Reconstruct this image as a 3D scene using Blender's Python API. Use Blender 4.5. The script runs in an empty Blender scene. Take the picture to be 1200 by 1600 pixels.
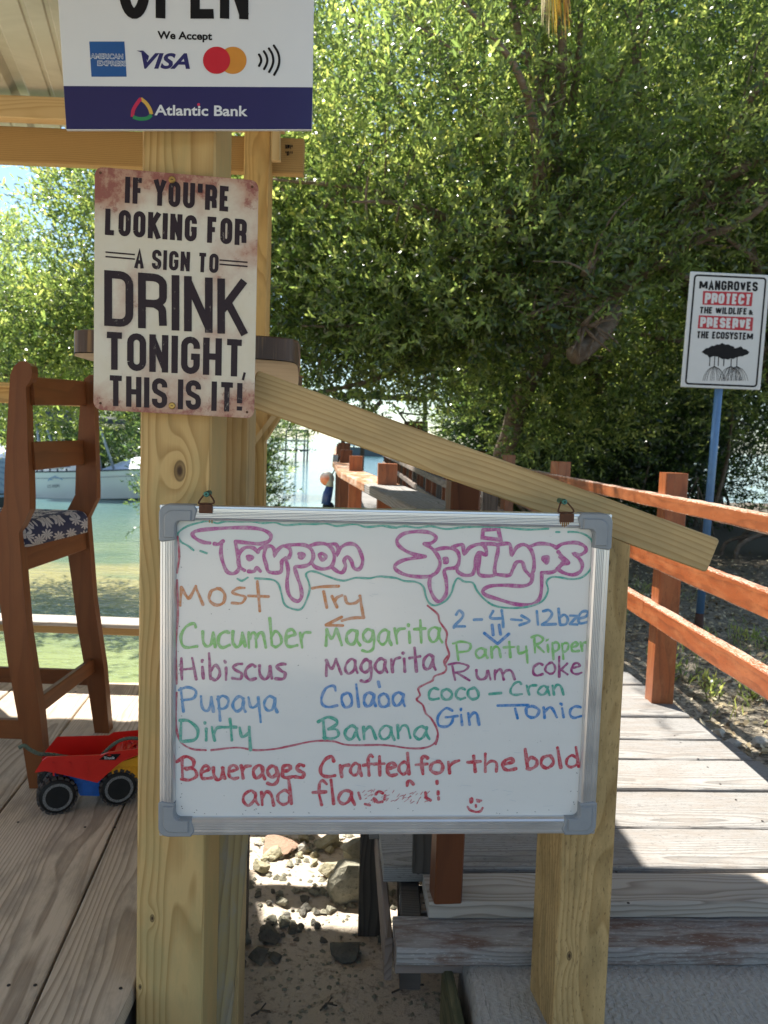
import bpy, bmesh, math, random
import numpy as np
from mathutils import Vector, Matrix
random.seed(7); RNG = np.random.default_rng(11)
C = bpy.context.scene.collection
S = bpy.context.scene
R = math.radians

# ------------------------------------------------------------------ camera, sky, sun
EYE = Vector((0, 0, 1.1)); FOC = 1250.0; PITCH = R(5.1); ROLL = R(2.0)
FW = Vector((0, math.cos(PITCH), -math.sin(PITCH)))
U0 = Vector((0, math.sin(PITCH), math.cos(PITCH))); R0 = Vector((1, 0, 0))
RT = R0*math.cos(ROLL) + U0*math.sin(ROLL); UP = U0*math.cos(ROLL) - R0*math.sin(ROLL)
cam_d = bpy.data.cameras.new('camera'); cam = bpy.data.objects.new('camera', cam_d); C.objects.link(cam)
M = Matrix((RT, UP, -FW)).transposed().to_4x4(); M.translation = EYE; cam.matrix_world = M
cam_d.sensor_fit = 'VERTICAL'; cam_d.sensor_height = 32.0; cam_d.lens = 32.0*FOC/1600
cam_d.clip_start = 0.05; cam_d.clip_end = 6000
cam_d.dof.use_dof = True; cam_d.dof.focus_distance = 1.5; cam_d.dof.aperture_fstop = cam_d.lens/3.4
S.camera = cam
SUN_EL = R(57); SUN_DIR = Vector((-1, 1.1, 0)).normalized()*math.cos(SUN_EL) + Vector((0, 0, math.sin(SUN_EL)))
w = bpy.data.worlds.new('World'); S.world = w; w.use_nodes = True
wn = w.node_tree; wn.nodes.clear()
sky = wn.nodes.new('ShaderNodeTexSky'); sky.sky_type = 'NISHITA'; sky.sun_disc = False
sky.sun_elevation = SUN_EL; sky.sun_rotation = math.atan2(SUN_DIR.x, SUN_DIR.y)
sky.air_density = 1.0; sky.dust_density = 0.4; sky.ozone_density = 1.0
bg = wn.nodes.new('ShaderNodeBackground'); bg.inputs[1].default_value = 0.08
wo = wn.nodes.new('ShaderNodeOutputWorld')
# thin broken cloud mixed into the sky
tc = wn.nodes.new('ShaderNodeTexCoord'); mp = wn.nodes.new('ShaderNodeMapping'); mp.inputs['Scale'].default_value = (1, 1, 3)
nz = wn.nodes.new('ShaderNodeTexNoise'); nz.inputs['Scale'].default_value = 2.2; nz.inputs['Detail'].default_value = 6
cr = wn.nodes.new('ShaderNodeValToRGB'); cr.color_ramp.elements[0].position = .42; cr.color_ramp.elements[1].position = .7
mx = wn.nodes.new('ShaderNodeMixRGB'); mx.inputs[2].default_value = (4.6, 4.9, 5.1, 1)
ml = wn.nodes.new('ShaderNodeMath'); ml.operation = 'MULTIPLY'; ml.inputs[1].default_value = .75
L = wn.links.new
L(tc.outputs['Generated'], mp.inputs[0]); L(mp.outputs[0], nz.inputs[0]); L(nz.outputs[0], cr.inputs[0])
L(cr.outputs[0], ml.inputs[0]); L(ml.outputs[0], mx.inputs[0]); L(sky.outputs[0], mx.inputs[1])
tn_ = wn.nodes.new('ShaderNodeMixRGB'); tn_.blend_type = 'MULTIPLY'; tn_.inputs[0].default_value = 1; tn_.inputs[2].default_value = (.86, .95, 1.0, 1); L(mx.outputs[0], tn_.inputs[1])
L(tn_.outputs[0], bg.inputs[0]); L(bg.outputs[0], wo.inputs[0])
sd = bpy.data.lights.new('sun', 'SUN'); sd.energy = 4.8; sd.angle = R(0.53); sd.color = (1, .95, .87)
so = bpy.data.objects.new('sun', sd); C.objects.link(so); so.rotation_euler = (-SUN_DIR).to_track_quat('-Z', 'Y').to_euler()
so.location = (-20, 20, 30)
S.view_settings.view_transform = 'Standard'; S.view_settings.look = 'None'
S.view_settings.gamma = 1; S.view_settings.use_curve_mapping = False
S.view_settings.exposure = 1.55

# ------------------------------------------------------------------ rays from the photograph's pixels to real places
def ray(x, y): return FW + RT*((x-600)/FOC) - UP*((y-800)/FOC)
def onz(x, y, z): d = ray(x, y); return EYE + d*((z-EYE.z)/d.z)
def ony(x, y, Y): d = ray(x, y); return EYE + d*(Y/d.y)
def onp(x, y, o, n): d = ray(x, y); return EYE + d*((Vector(o)-EYE).dot(n)/d.dot(n))

# ------------------------------------------------------------------ object helpers
def world(o):
    m = o.matrix_basis.copy()
    return world(o.parent) @ m if o.parent else m
def put(o, Mx, parent=None):
    if parent is not None:
        o.parent = parent; o.matrix_basis = world(parent).inverted() @ Mx
    else: o.matrix_basis = Mx
    return o
def tag(o, label=None, cat=None, group=None, kind=None):
    if label: o['label'] = label
    if cat: o['category'] = cat
    if group: o['group'] = group
    if kind: o['kind'] = kind
    return o
def thing(name, label, cat, loc=(0, 0, 0), rz=0, group=None):
    o = bpy.data.objects.new(name, None); C.objects.link(o); o.empty_display_size = .1
    o.matrix_basis = Matrix.Translation(loc) @ Matrix.Rotation(rz, 4, 'Z')
    return tag(o, label, cat, group)
def mesh(name, V, F, mat, smooth=False):
    me = bpy.data.meshes.new(name); me.from_pydata([tuple(v) for v in V], [], F)
    if mat: me.materials.append(mat)
    if smooth: me.polygons.foreach_set('use_smooth', [True]*len(me.polygons))
    me.update(); return me
def obj(name, V, F, mat, parent=None, Mx=None, smooth=False, fix=False):
    """V are given in world space unless Mx says otherwise; origin goes to the parent's"""
    if Mx is None:
        Mx = world(parent) if parent else Matrix.Identity(4)
        inv = Mx.inverted(); V = [inv @ Vector(v) for v in V]
    me = mesh(name, V, F, mat, smooth)
    if fix:
        bm = bmesh.new(); bm.from_mesh(me); bmesh.ops.recalc_face_normals(bm, faces=bm.faces); bm.to_mesh(me); bm.free()
    o = bpy.data.objects.new(name, me); C.objects.link(o); put(o, Mx, parent); return o
def top(name, V, F, mat, loc, **k):
    """top-level mesh with its origin at loc, V in world space"""
    loc = Vector(loc); return obj(name, [Vector(v)-loc for v in V], F, mat, None, Matrix.Translation(loc), **k)
def frame(o, x, up):
    x = Vector(x).normalized(); up = Vector(up); y = up.cross(x).normalized(); z = x.cross(y)
    m = Matrix((x, y, z)).transposed().to_4x4(); m.translation = Vector(o); return m
def beam_geo(L_, w_, t_, ch=.003, jit=0., n=1, seed=0, taper=0):
    """board: length along local X, width Y, thickness Z, chamfered edges"""
    rr = random.Random(seed); V = []; F = []
    hw, ht = w_/2, t_/2
    prof = [(-hw+ch, -ht), (hw-ch, -ht), (hw, -ht+ch), (hw, ht-ch), (hw-ch, ht), (-hw+ch, ht), (-hw, ht-ch), (-hw, -ht+ch)]
    a = [0.]*8; b = [0.]*8
    for i in range(n+1):
        x = -L_/2 + L_*i/n
        for k, (py, pz) in enumerate(prof):
            a[k] = a[k]*.6 + rr.uniform(-1, 1)*jit; b[k] = b[k]*.6 + rr.uniform(-1, 1)*jit*.6
            V.append((x, py+a[k], pz+b[k]))
    for i in range(n):
        for k in range(8):
            k2 = (k+1) % 8; F.append((i*8+k, (i+1)*8+k, (i+1)*8+k2, i*8+k2))
    F.append(tuple(range(8))[::1]); F.append(tuple(n*8+k for k in range(7, -1, -1)))
    return V, F
_bs = [0]
def board(name, p0, p1, w_, t_, mat, parent=None, up=(0, 0, 1), ch=.003, jit=0., n=None, fix=True):
    p0 = Vector(p0); p1 = Vector(p1); Ln = (p1-p0).length; _bs[0] += 1
    if n is None: n = 1 if jit == 0 else max(2, int(Ln/.05))
    V, F = beam_geo(Ln, w_, t_, ch, jit, n, _bs[0])
    return obj(name, V, F, mat, parent, frame((p0+p1)/2, p1-p0, up), fix=fix)
def tube(pts, rad, n=8, caps=True):
    pts = [Vector(p) for p in pts]; V = []; F = []
    if not hasattr(rad, '__len__'): rad = [rad]*len(pts)
    prev = None
    for i, p in enumerate(pts):
        t = (pts[min(i+1, len(pts)-1)] - pts[max(i-1, 0)]).normalized()
        if prev is None: a = t.orthogonal().normalized()
        else: a = (prev - t*prev.dot(t)).normalized()
        prev = a; b = t.cross(a)
        for k in range(n):
            an = 2*math.pi*k/n; V.append(p + (a*math.cos(an)+b*math.sin(an))*rad[i])
    for i in range(len(pts)-1):
        for k in range(n): F.append((i*n+k, i*n+(k+1) % n, (i+1)*n+(k+1) % n, (i+1)*n+k))
    if caps: F.append(tuple(range(n-1, -1, -1))); F.append(tuple((len(pts)-1)*n+k for k in range(n)))
    return V, F
def join(parts):
    V = []; F = []
    for v, f in parts:
        o = len(V); V += [tuple(x) for x in v]; F += [tuple(i+o for i in g) for g in f]
    return V, F
def prism(pts, fr, d0, d1, ch=0):
    """2-D outline (counter-clockwise seen from +n) in frame fr=(o,ux,uy,n), from depth d0 to d1 (front, chamfered by ch)"""
    o, ux, uy, n = fr; m = len(pts); rings = [(d0, 0)]
    rings += [(d1-ch, 0), (d1, ch)] if ch else [(d1, 0)]
    V = []; F = []
    for d, ins in rings:
        for i in range(m):
            p = Vector(pts[i]); 
            if ins:
                a = (Vector(pts[i])-Vector(pts[i-1])); b = (Vector(pts[(i+1) % m])-Vector(pts[i]))
                na = Vector((-a.y, a.x)).normalized() if a.length > 1e-9 else Vector((0, 0)); nb = Vector((-b.y, b.x)).normalized() if b.length > 1e-9 else na
                q = na+nb; q = q/max(q.length_squared/2, .3) if q.length > 1e-6 else q
                p = p + q*ins
            V.append(o + ux*p.x + uy*p.y + n*d)
    for r in range(len(rings)-1):
        for i in range(m): j = (i+1) % m; F.append((r*m+i, r*m+j, (r+1)*m+j, (r+1)*m+i))
    F.append(tuple(range(m-1, -1, -1))); k = (len(rings)-1)*m; F.append(tuple(k+i for i in range(m)))
    return V, F
def rrect(x0, y0, x1, y1, r, n=5):
    P = []
    for cx, cy, a0 in ((x1-r, y1-r, 0), (x0+r, y1-r, 90), (x0+r, y0+r, 180), (x1-r, y0+r, 270)):
        for i in range(n+1): a = R(a0+90*i/n); P.append((cx+r*math.cos(a), cy+r*math.sin(a)))
    return P

# ------------------------------------------------------------------ material helpers
class NT:
    def __init__(s, name):
        s.m = bpy.data.materials.new(name); s.m.use_nodes = True; s.t = s.m.node_tree; s.t.nodes.clear()
        s.out = s.n('OutputMaterial'); s.b = s.n('BsdfPrincipled'); s.l(s.b.outputs[0], s.out.inputs[0])
    def n(s, ty, **k):
        x = s.t.nodes.new('ShaderNode'+ty)
        for a, v in k.items():
            if a in x.inputs.keys() if isinstance(a, str) else False: x.inputs[a].default_value = v
            else: setattr(x, a, v)
        return x
    def l(s, a, b): s.t.links.new(a, b)
    def v(s, op, a, b=None, c=None, clamp=False):
        x = s.t.nodes.new('ShaderNodeMath'); x.operation = op; x.use_clamp = clamp
        for i, q in enumerate((a, b, c)):
            if q is None: continue
            if isinstance(q, (int, float)): x.inputs[i].default_value = q
            else: s.l(q, x.inputs[i])
        return x.outputs[0]
    def vm(s, op, a, b=None):
        x = s.t.nodes.new('ShaderNodeVectorMath'); x.operation = op
        for i, q in enumerate((a, b)):
            if q is None: continue
            if isinstance(q, (tuple, list)): x.inputs[i].default_value = q
            else: s.l(q, x.inputs[i])
        return x.outputs[1] if op == 'LENGTH' else x.outputs[0]
    def noise(s, vec, scale, detail=3, rough=.5, dist=0):
        x = s.t.nodes.new('ShaderNodeTexNoise'); s.l(vec, x.inputs['Vector'])
        x.inputs['Scale'].default_value = scale; x.inputs['Detail'].default_value = detail
        x.inputs['Roughness'].default_value = rough; x.inputs['Distortion'].default_value = dist
        return x.outputs[0]
    def ramp(s, fac, stops, interp='LINEAR'):
        x = s.t.nodes.new('ShaderNodeValToRGB'); e = x.color_ramp.elements; x.color_ramp.interpolation = interp
        while len(e) < len(stops): e.new(.5)
        for q, (p, c) in zip(e, stops):
            q.position = p; q.color = (c, c, c, 1) if isinstance(c, (int, float)) else (*c, 1)
        s.l(fac, x.inputs[0]); return x.outputs[0]
    def mix(s, fac, a, b, mode='MIX'):
        x = s.t.nodes.new('ShaderNodeMixRGB'); x.blend_type = mode
        for i, q in enumerate((fac, a, b)):
            if isinstance(q, (int, float)): x.inputs[i].default_value = q if i == 0 else (q, q, q, 1)
            elif isinstance(q, (tuple, list)): x.inputs[i].default_value = (*q, 1)
            else: s.l(q, x.inputs[i])
        return x.outputs[0]
    def bump(s, h, strength=.3, dist=.002):
        x = s.t.nodes.new('ShaderNodeBump'); x.inputs['Strength'].default_value = strength; x.inputs['Distance'].default_value = dist
        s.l(h, x.inputs['Height']); s.l(x.outputs[0], s.b.inputs['Normal'])
    def obj(s): return s.n('TexCoord').outputs['Object']
    def rnd(s): return s.n('ObjectInfo').outputs['Random']
    def set(s, **k):
        for a, v in k.items():
            a = a.replace('_', ' ')
            if isinstance(v, (tuple, list)): s.b.inputs[a].default_value = (*v, 1) if len(v) == 3 else v
            elif isinstance(v, (int, float)): s.b.inputs[a].default_value = v
            else: s.l(v, s.b.inputs[a])
        return s
def flat(name, c, rough=.5, metal=0, var=.12, scale=40, bump=0, spec=.5):
    t = NT(name); n = t.noise(t.obj(), scale, 4)
    col = t.mix(n, tuple(x*(1-var) for x in c), tuple(min(1, x*(1+var)) for x in c))
    t.set(Base_Color=col, Roughness=rough, Metallic=metal); t.b.inputs['Specular IOR Level'].default_value = spec
    if bump: t.bump(n, bump, .001)
    return t.m
def wood(name, light, dark, freq=110, rough=.6, knots=(), stain=None, stain_amt=.4, fine=.25, bump=.15, pith=(.035, .06), wob=.012, speck=None, spec=.3, contrast=1.0, stretch=.25, rndtone=.12):
    t = NT(name); o = t.obj(); r = t.rnd()
    off = t.n('CombineXYZ'); t.l(t.v('MULTIPLY', r, 17.3), off.inputs[0]); t.l(t.v('MULTIPLY', r, .013), off.inputs[1]); t.l(t.v('MULTIPLY', r, .02), off.inputs[2])
    V = t.vm('ADD', o, off.outputs[0])
    Vs = t.vm('MULTIPLY', V, (stretch*4, 4, 4))
    n1 = t.n('TexNoise'); t.l(Vs, n1.inputs['Vector']); n1.inputs['Scale'].default_value = 1.6; n1.inputs['Detail'].default_value = 2
    wv = t.vm('MULTIPLY', t.vm('SUBTRACT', n1.outputs['Color'], (.5, .5, .5)), (0, wob*8, wob*8))
    P = t.vm('ADD', t.vm('MULTIPLY', t.vm('ADD', V, (0, pith[0], pith[1])), (0, 1, 1)), wv)
    rad = t.vm('LENGTH', P)
    kmask = None
    for kx, ky, kr in knots:
        d = t.vm('LENGTH', t.vm('MULTIPLY', t.vm('SUBTRACT', o, (kx, ky, 0)), (.55, 1, 0)))
        g = t.v('POWER', 2.718, t.v('MULTIPLY', t.v('POWER', t.v('DIVIDE', d, kr*2.6), 2), -1))
        rad = t.v('ADD', rad, t.v('MULTIPLY', g, kr*1.6))
        k = t.v('SUBTRACT', 1, t.v('DIVIDE', d, kr), clamp=True)
        kmask = k if kmask is None else t.v('MAXIMUM', kmask, k)
    ph = t.v('ADD', t.v('MULTIPLY', rad, freq), t.v('MULTIPLY', t.noise(Vs, 3, 2), 1.2))
    fr = t.v('FRACT', ph)
    ring = t.ramp(fr, [(0, .0), (.45, .12*contrast), (.78, .75*contrast), (.9, 1.*contrast), (1, 0)])
    fib = t.noise(t.vm('MULTIPLY', V, (6, 320, 320)), 1, 3, .6)
    big = t.noise(Vs, .8, 3)
    f = t.v('ADD', t.v('MULTIPLY', ring, .75), t.v('MULTIPLY', t.v('SUBTRACT', fib, .5), fine*1.6))
    f = t.v('ADD', f, t.v('MULTIPLY', t.v('SUBTRACT', big, .5), .5), clamp=True)
    col = t.mix(f, light, dark)
    col = t.mix(t.v('MULTIPLY', r, rndtone), col, tuple(x*.5 for x in dark))
    if stain:
        sm = t.ramp(t.noise(t.vm('MULTIPLY', V, (5, 16, 16)), 1.3, 6, .65), [(.45, 0), (.62, 1)])
        col = t.mix(t.v('MULTIPLY', sm, stain_amt), col, stain)
    if speck:
        sp = t.ramp(t.noise(t.vm('MULTIPLY', V, (60, 190, 190)), 1, 5, .7), [(.56, 0), (.66, 1)])
        col = t.mix(t.v('MULTIPLY', sp, .6), col, speck)
    if kmask is not None:
        kk = t.ramp(kmask, [(0, 0), (.15, .75), (.4, .55), (.7, .95), (1, 1)])
        col = t.mix(kk, col, (.05, .025, .012))
    t.set(Base_Color=col, Roughness=rough); t.b.inputs['Specular IOR Level'].default_value = spec
    t.bump(t.v('SUBTRACT', t.v('MULTIPLY', fib, .6), t.v('MULTIPLY', ring, .5)), bump, .0015)
    return t.m
PINE = ((.60, .385, .14), (.36, .195, .055))
MAT = {}
MAT['pine'] = wood('pine', *PINE, stain=(.30, .22, .09), stain_amt=.35)
MAT['pine_hero'] = wood('pine_post', (.60, .405, .17), (.33, .185, .055), contrast=1.0, knots=((.12, -.009, .012), (-.765, .035, .005), (-.91, .058, .0035)), freq=150, pith=(.04, .07), wob=.0065, stain=(.36, .3, .13), stain_amt=.4)
MAT['pine_right'] = wood('pine_post_right', (.55, .37, .16), (.32, .19, .065), knots=((-.22, .028, .006), (.58, -.012, .004)), freq=120, pith=(.05, .05), wob=.01, stain=(.22, .15, .06), stain_amt=.5, speck=(.1, .06, .025))
MAT['pine_rail'] = wood('pine_rail', (.55, .385, .18), (.37, .22, .08), freq=170, pith=(.06, .09), wob=.004, stain=(.27, .2, .1), stain_amt=.3)
MAT['pine_grey'] = wood('pine_grey', (.40, .31, .15), (.22, .155, .075), freq=130, pith=(.03, .06), wob=.008, stain=(.27, .26, .24), stain_amt=.7)
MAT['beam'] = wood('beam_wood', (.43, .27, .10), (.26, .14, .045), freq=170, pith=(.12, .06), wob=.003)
MAT['beam_lit'] = wood('beam_lit_wood', (.60, .44, .22), (.42, .27, .1), freq=100)  # paler copy of the beam wood, light put into the colour
MAT['deck'] = wood('deck_plank', (.66, .54, .41), (.29, .215, .15), freq=170, rough=.7, pith=(.10, .16), wob=.006, contrast=1.1, stain=(.22, .18, .14), stain_amt=.5, bump=.5, fine=.5, stretch=.18, rndtone=.25)
MAT['walk'] = wood('boardwalk_plank', (.30, .29, .275), (.11, .104, .095), freq=190, rough=.8, pith=(.06, .12), wob=.005, stain=(.22, .195, .17), stain_amt=.7, speck=(.06, .055, .05), bump=.8, fine=.7, rndtone=.3)
MAT['walk_new'] = wood('boardwalk_new_plank', (.42, .38, .33), (.20, .165, .13), freq=90, rough=.75, pith=(.01, .035), wob=.012, bump=.3)
MAT['walk_old'] = wood('boardwalk_worn_plank', (.36, .34, .32), (.17, .15, .14), freq=90, rough=.85, stain=(.15, .08, .055), stain_amt=.85, speck=(.5, .48, .45), bump=.9, fine=.7)
MAT['old_dark'] = wood('old_dark_wood', (.09, .08, .07), (.035, .03, .026), freq=80, rough=.85, bump=.8)
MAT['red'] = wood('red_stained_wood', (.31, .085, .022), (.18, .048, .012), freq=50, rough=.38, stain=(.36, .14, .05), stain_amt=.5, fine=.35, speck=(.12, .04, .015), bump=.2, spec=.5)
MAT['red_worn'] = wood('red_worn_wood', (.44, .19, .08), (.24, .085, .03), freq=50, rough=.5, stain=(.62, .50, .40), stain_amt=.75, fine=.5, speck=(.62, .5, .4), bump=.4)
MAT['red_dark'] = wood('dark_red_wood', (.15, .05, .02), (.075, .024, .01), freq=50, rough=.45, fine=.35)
MAT['grey_rail'] = wood('weathered_rail', (.26, .21, .18), (.12, .09, .07), freq=60, rough=.8)
MAT['stool'] = wood('varnished_stool_wood', (.21, .072, .022), (.11, .035, .011), freq=40, rough=.42, fine=.5, stain=(.16, .045, .012), stain_amt=.5, bump=.1, spec=.28, contrast=.6)
MAT['slab'] = wood('slab_edge', (.30, .155, .05), (.07, .03, .012), freq=70, rough=.5)
MAT['slab_under'] = wood('slab_underside', (.60, .49, .36), (.50, .39, .28), freq=60, rough=.7)
MAT['galv'] = flat('rusty_iron', (.11, .045, .022), .75, .3, .5, 90, .5)
def wear(name, base, worn):
    m = wood(name, *base, freq=60, rough=.42, fine=.4, stain=(.38, .13, .045), stain_amt=.55, speck=(.10, .035, .012), bump=.3, spec=.5, wob=.006)
    nt = m.node_tree; b = next(x for x in nt.nodes if x.type == 'BSDF_PRINCIPLED'); src = b.inputs['Base Color'].links[0].from_socket
    tc = nt.nodes.new('ShaderNodeTexCoord'); sp = nt.nodes.new('ShaderNodeSeparateXYZ'); nt.links.new(tc.outputs['Object'], sp.inputs[0])
    ab = nt.nodes.new('ShaderNodeMath'); ab.operation = 'ABSOLUTE'; nt.links.new(sp.outputs[1], ab.inputs[0])
    nz = nt.nodes.new('ShaderNodeTexNoise'); mp = nt.nodes.new('ShaderNodeMapping'); mp.inputs['Scale'].default_value = (14, 60, 60); nt.links.new(tc.outputs['Object'], mp.inputs[0]); nt.links.new(mp.outputs[0], nz.inputs['Vector']); nz.inputs['Detail'].default_value = 5
    m2 = nt.nodes.new('ShaderNodeMath'); m2.operation = 'MULTIPLY_ADD'; nt.links.new(nz.outputs[0], m2.inputs[0]); m2.inputs[1].default_value = .03; nt.links.new(ab.outputs[0], m2.inputs[2])
    r_ = nt.nodes.new('ShaderNodeMapRange'); nt.links.new(m2.outputs[0], r_.inputs[0]); r_.inputs[1].default_value = worn; r_.inputs[2].default_value = worn+.004
    mx_ = nt.nodes.new('ShaderNodeMixRGB'); nt.links.new(r_.outputs[0], mx_.inputs[0]); nt.links.new(src, mx_.inputs[1]); mx_.inputs[2].default_value = (.50, .37, .29, 1); nt.links.new(mx_.outputs[0], b.inputs['Base Color']); return m
MAT['wear_lo'] = wear('worn_rail_paint', ((.29, .070, .016), (.17, .042, .010)), .055)
MAT['wear_top'] = wear('worn_top_rail_paint', ((.27, .075, .020), (.17, .045, .012)), .0405)
MAT['black'] = flat('black_rubber', (.014, .014, .014), .6, 0, .3, 60, spec=.25)
MAT['black_ink'] = flat('black_ink', (.010, .009, .010), .6, spec=.2)
# ------------------------------------------------------------------ large structure: ground, water, shore
def smooth(a, b, x): t = min(1, max(0, (x-a)/(b-a))); return t*t*(3-2*t)
from mathutils import noise as mn
def gz(x, y):
    land = -.11 + .06*mn.noise((x*.9, y*.9, 0)) + .025*mn.noise((x*4, y*4, 2))
    sand = -.47 + .05*mn.noise((x*1.3, y*1.3, 4)) + .018*mn.noise((x*7, y*7, 5)) - .45*smooth(3.9, 5.6, y)
    k = smooth(.35, 1.15, x - .05*max(0, y-4))
    if y > 5: k *= 1 - smooth(18, 24, y - .15*x)
    z = sand*(1-k) + land*k
    if y > 20: z = min(z, -.3 - .1*(y-20))
    return max(z, -2.5)
def ground():
    xs = sorted(set([round(-3+i*.045, 4) for i in range(0, 155)] + [-40, -25, -14, -8, -5, -4, 4.3, 4.8, 5.5, 6.5, 8, 10, 13, 17, 25, 60]))
    ys = sorted(set([-8, -4, -2, -1, 0] + [round(.6+i*.045, 4) for i in range(0, 130)] + [6.7, 7, 7.5, 8, 9, 10, 11, 12.5, 14, 16, 18, 20, 22, 25, 30, 45, 80]))
    V = [(x, y, gz(x, y)) for y in ys for x in xs]; n = len(xs)
    F = [(j*n+i, j*n+i+1, (j+1)*n+i+1, (j+1)*n+i) for j in range(len(ys)-1) for i in range(n-1)]
    t = NT('sand'); o = t.obj()
    sx = t.n('SeparateXYZ'); t.l(o, sx.inputs[0])
    n1 = t.noise(o, 3.2, 5, .6); n2 = t.noise(o, 38, 6, .7); n3 = t.noise(o, 160, 4, .7)
    sandc = t.mix(n1, (.55, .46, .36), (.66, .58, .47))
    sandc = t.mix(t.ramp(n2, [(.52, 0), (.66, .7)]), sandc, (.17, .12, .085))
    sandc = t.mix(t.ramp(n3, [(.6, 0), (.7, .6)]), sandc, (.62, .58, .5))
    soil = t.mix(t.ramp(n2, [(.35, 0), (.6, 1)]), (.11, .085, .055), (.46, .40, .30))
    soil = t.mix(t.ramp(t.noise(o, 70, 4, .7), [(.5, 0), (.62, 1)]), soil, (.06, .045, .03))
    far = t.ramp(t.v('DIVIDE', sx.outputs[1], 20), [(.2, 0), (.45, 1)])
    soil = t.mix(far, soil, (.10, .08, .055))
    k = t.ramp(sx.outputs[0], [(.5, 0), (1.0, 1)])
    t.set(Base_Color=t.mix(k, sandc, soil), Roughness=.95)
    t.bump(t.v('ADD', n2, t.v('MULTIPLY', n3, .5)), .9, .012)
    g = top('ground', V, F, t.m, (0, 0, 0), smooth=True); tag(g, kind='structure'); return g
ground()
def water():
    t = NT('water'); o = t.obj(); sx = t.n('SeparateXYZ'); t.l(o, sx.inputs[0])
    d = t.vm('LENGTH', o)
    n1 = t.noise(t.vm('MULTIPLY', o, (.35, .8, 1)), 1.0, 4, .55)
    near = t.ramp(n1, [(.36, (.125, .165, .085)), (.5, (.16, .20, .095)), (.64, (.21, .245, .11))])
    sn = t.v('ADD', sx.outputs[1], t.v('MULTIPLY', t.v('SUBTRACT', t.noise(t.vm('MULTIPLY', o, (.5, 1.4, 1)), 1.0, 5, .65), .5), 6.5)); bank = t.ramp(t.v('DIVIDE', sn, 20), [(.38, 0), (.44, .9), (.50, .9), (.56, 0)])
    near = t.mix(bank, near, (.36, .30, .115)); near = t.mix(t.ramp(t.v('DIVIDE', sx.outputs[1], 10), [(.55, .7), (.72, 0)]), near, (.24, .28, .115))
    mid = (.07, .16, .18)
    c = t.mix(t.ramp(t.v('DIVIDE', d, 60), [(.12, 0), (.4, 1)]), near, mid)
    c = t.mix(t.ramp(t.v('DIVIDE', d, 400), [(.2, 0), (.5, 1)]), c, (.01, .17, .21))
    t.set(Base_Color=c, Roughness=.04, IOR=1.33)
    wv = t.noise(t.vm('MULTIPLY', o, (1.3, 3.2, 1)), 1.6, 3, .6); w2 = t.noise(t.vm('MULTIPLY', o, (3, 6, 1)), 3.3, 2)
    w3 = t.noise(t.vm('MULTIPLY', o, (14, 22, 1)), 1.0, 3, .6); t.bump(t.v('ADD', t.v('ADD', wv, t.v('MULTIPLY', w2, .3)), t.v('MULTIPLY', w3, .08)), .6, .05)
    s = 4000
    o = top('water', [(-s, -s, -.7), (s, -s, -.7), (s, s, -.7), (-s, s, -.7)], [(0, 1, 2, 3)], t.m, (0, 0, -.7)); tag(o, kind='structure')
water()
# a low green shore on the horizon, across the bay
def far_shore():
    V = []; F = []
    xs = list(range(-900, -430, 12))
    for x in xs:
        h = 5 + 5*mn.noise((x*.02, 1, 0)) + 2*mn.noise((x*.11, 2, 0)); h *= smooth(-900, -860, x)*(1-smooth(-480, -440, x))
        V += [(x, 1600, -1), (x, 1600, -.7+h), (x, 1660, -.7+h*.9), (x, 1700, -1)]
    for i in range(len(xs)-1):
        for k in range(3): F.append((i*4+k, i*4+4+k, i*4+5+k, i*4+1+k))
    tag(top('far_shore', V, F, flat('far_trees', (.05, .09, .06), .9), (-660, 1650, -1), fix=True), kind='structure')
far_shore()

# ------------------------------------------------------------------ left deck
Z0 = Vector((0, 0, 1))
deck = obj('deck', *join([beam_box for beam_box in []]) if False else (lambda p: (p[0], p[1]))(join([
    (lambda V, F, M_: ([M_ @ Vector(v) for v in V], F))(*beam_geo(3.3, .045, .14), frame((x, 1.75, -.118), (0, 1, 0), (0, 0, 1))) for x in (-1.0, -1.7, -2.4, -3.1)] +
    [(lambda V, F, M_: ([M_ @ Vector(v) for v in V], F))(*beam_geo(1.95, .045, .14), frame((-.50, 1.42, -.118), (0, 1, 0), (0, 0, 1)))] +
    [(lambda V, F, M_: ([M_ @ Vector(v) for v in V], F))(*beam_geo(2.5, .04, .12), frame((-2.12, 3.425, -.11), (1, 0, 0), (0, 0, 1)))])),
    MAT['old_dark'], None)
tag(deck, kind='structure')
def gapx(i, y):   # gap lines of the deck run slightly left as they go away
    return -.29 - .342*i - .122*(y-1.39)
for i in range(9):
    y0, y1 = .35, 3.45
    if i == 0:
        # ripped plank beside the sign post: left edge follows the gap, right edge is square to the post
        c = Vector((-.6, 1.4, -.022)); fm = frame(c, (-.122, 1, 0), (0, 0, 1)); inv = fm.inverted(); P = [(gapx(1, .35)+.004, .35), (-.468, .35), (-.468, 2.45), (gapx(1, 2.45)+.004, 2.45)]
        Q = [inv @ Vector((x, y, -.022)) for x, y in P]; Q = [(q.x, q.y) for q in Q]
        obj('plank', *prism(Q, (Vector(), Vector((1, 0, 0)), Vector((0, 1, 0)), Vector((0, 0, 1))), -.02, .02, .003), MAT['deck'], deck, fm, fix=True); continue
    a = Vector(((gapx(i, y0)+gapx(i+1, y0))/2, y0, -.022)); b = Vector(((gapx(i, y1)+gapx(i+1, y1))/2, y1, -.022))
    board('plank', a, b, .342-.008, .04, MAT['deck'], deck, ch=.003, jit=.0007)
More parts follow.
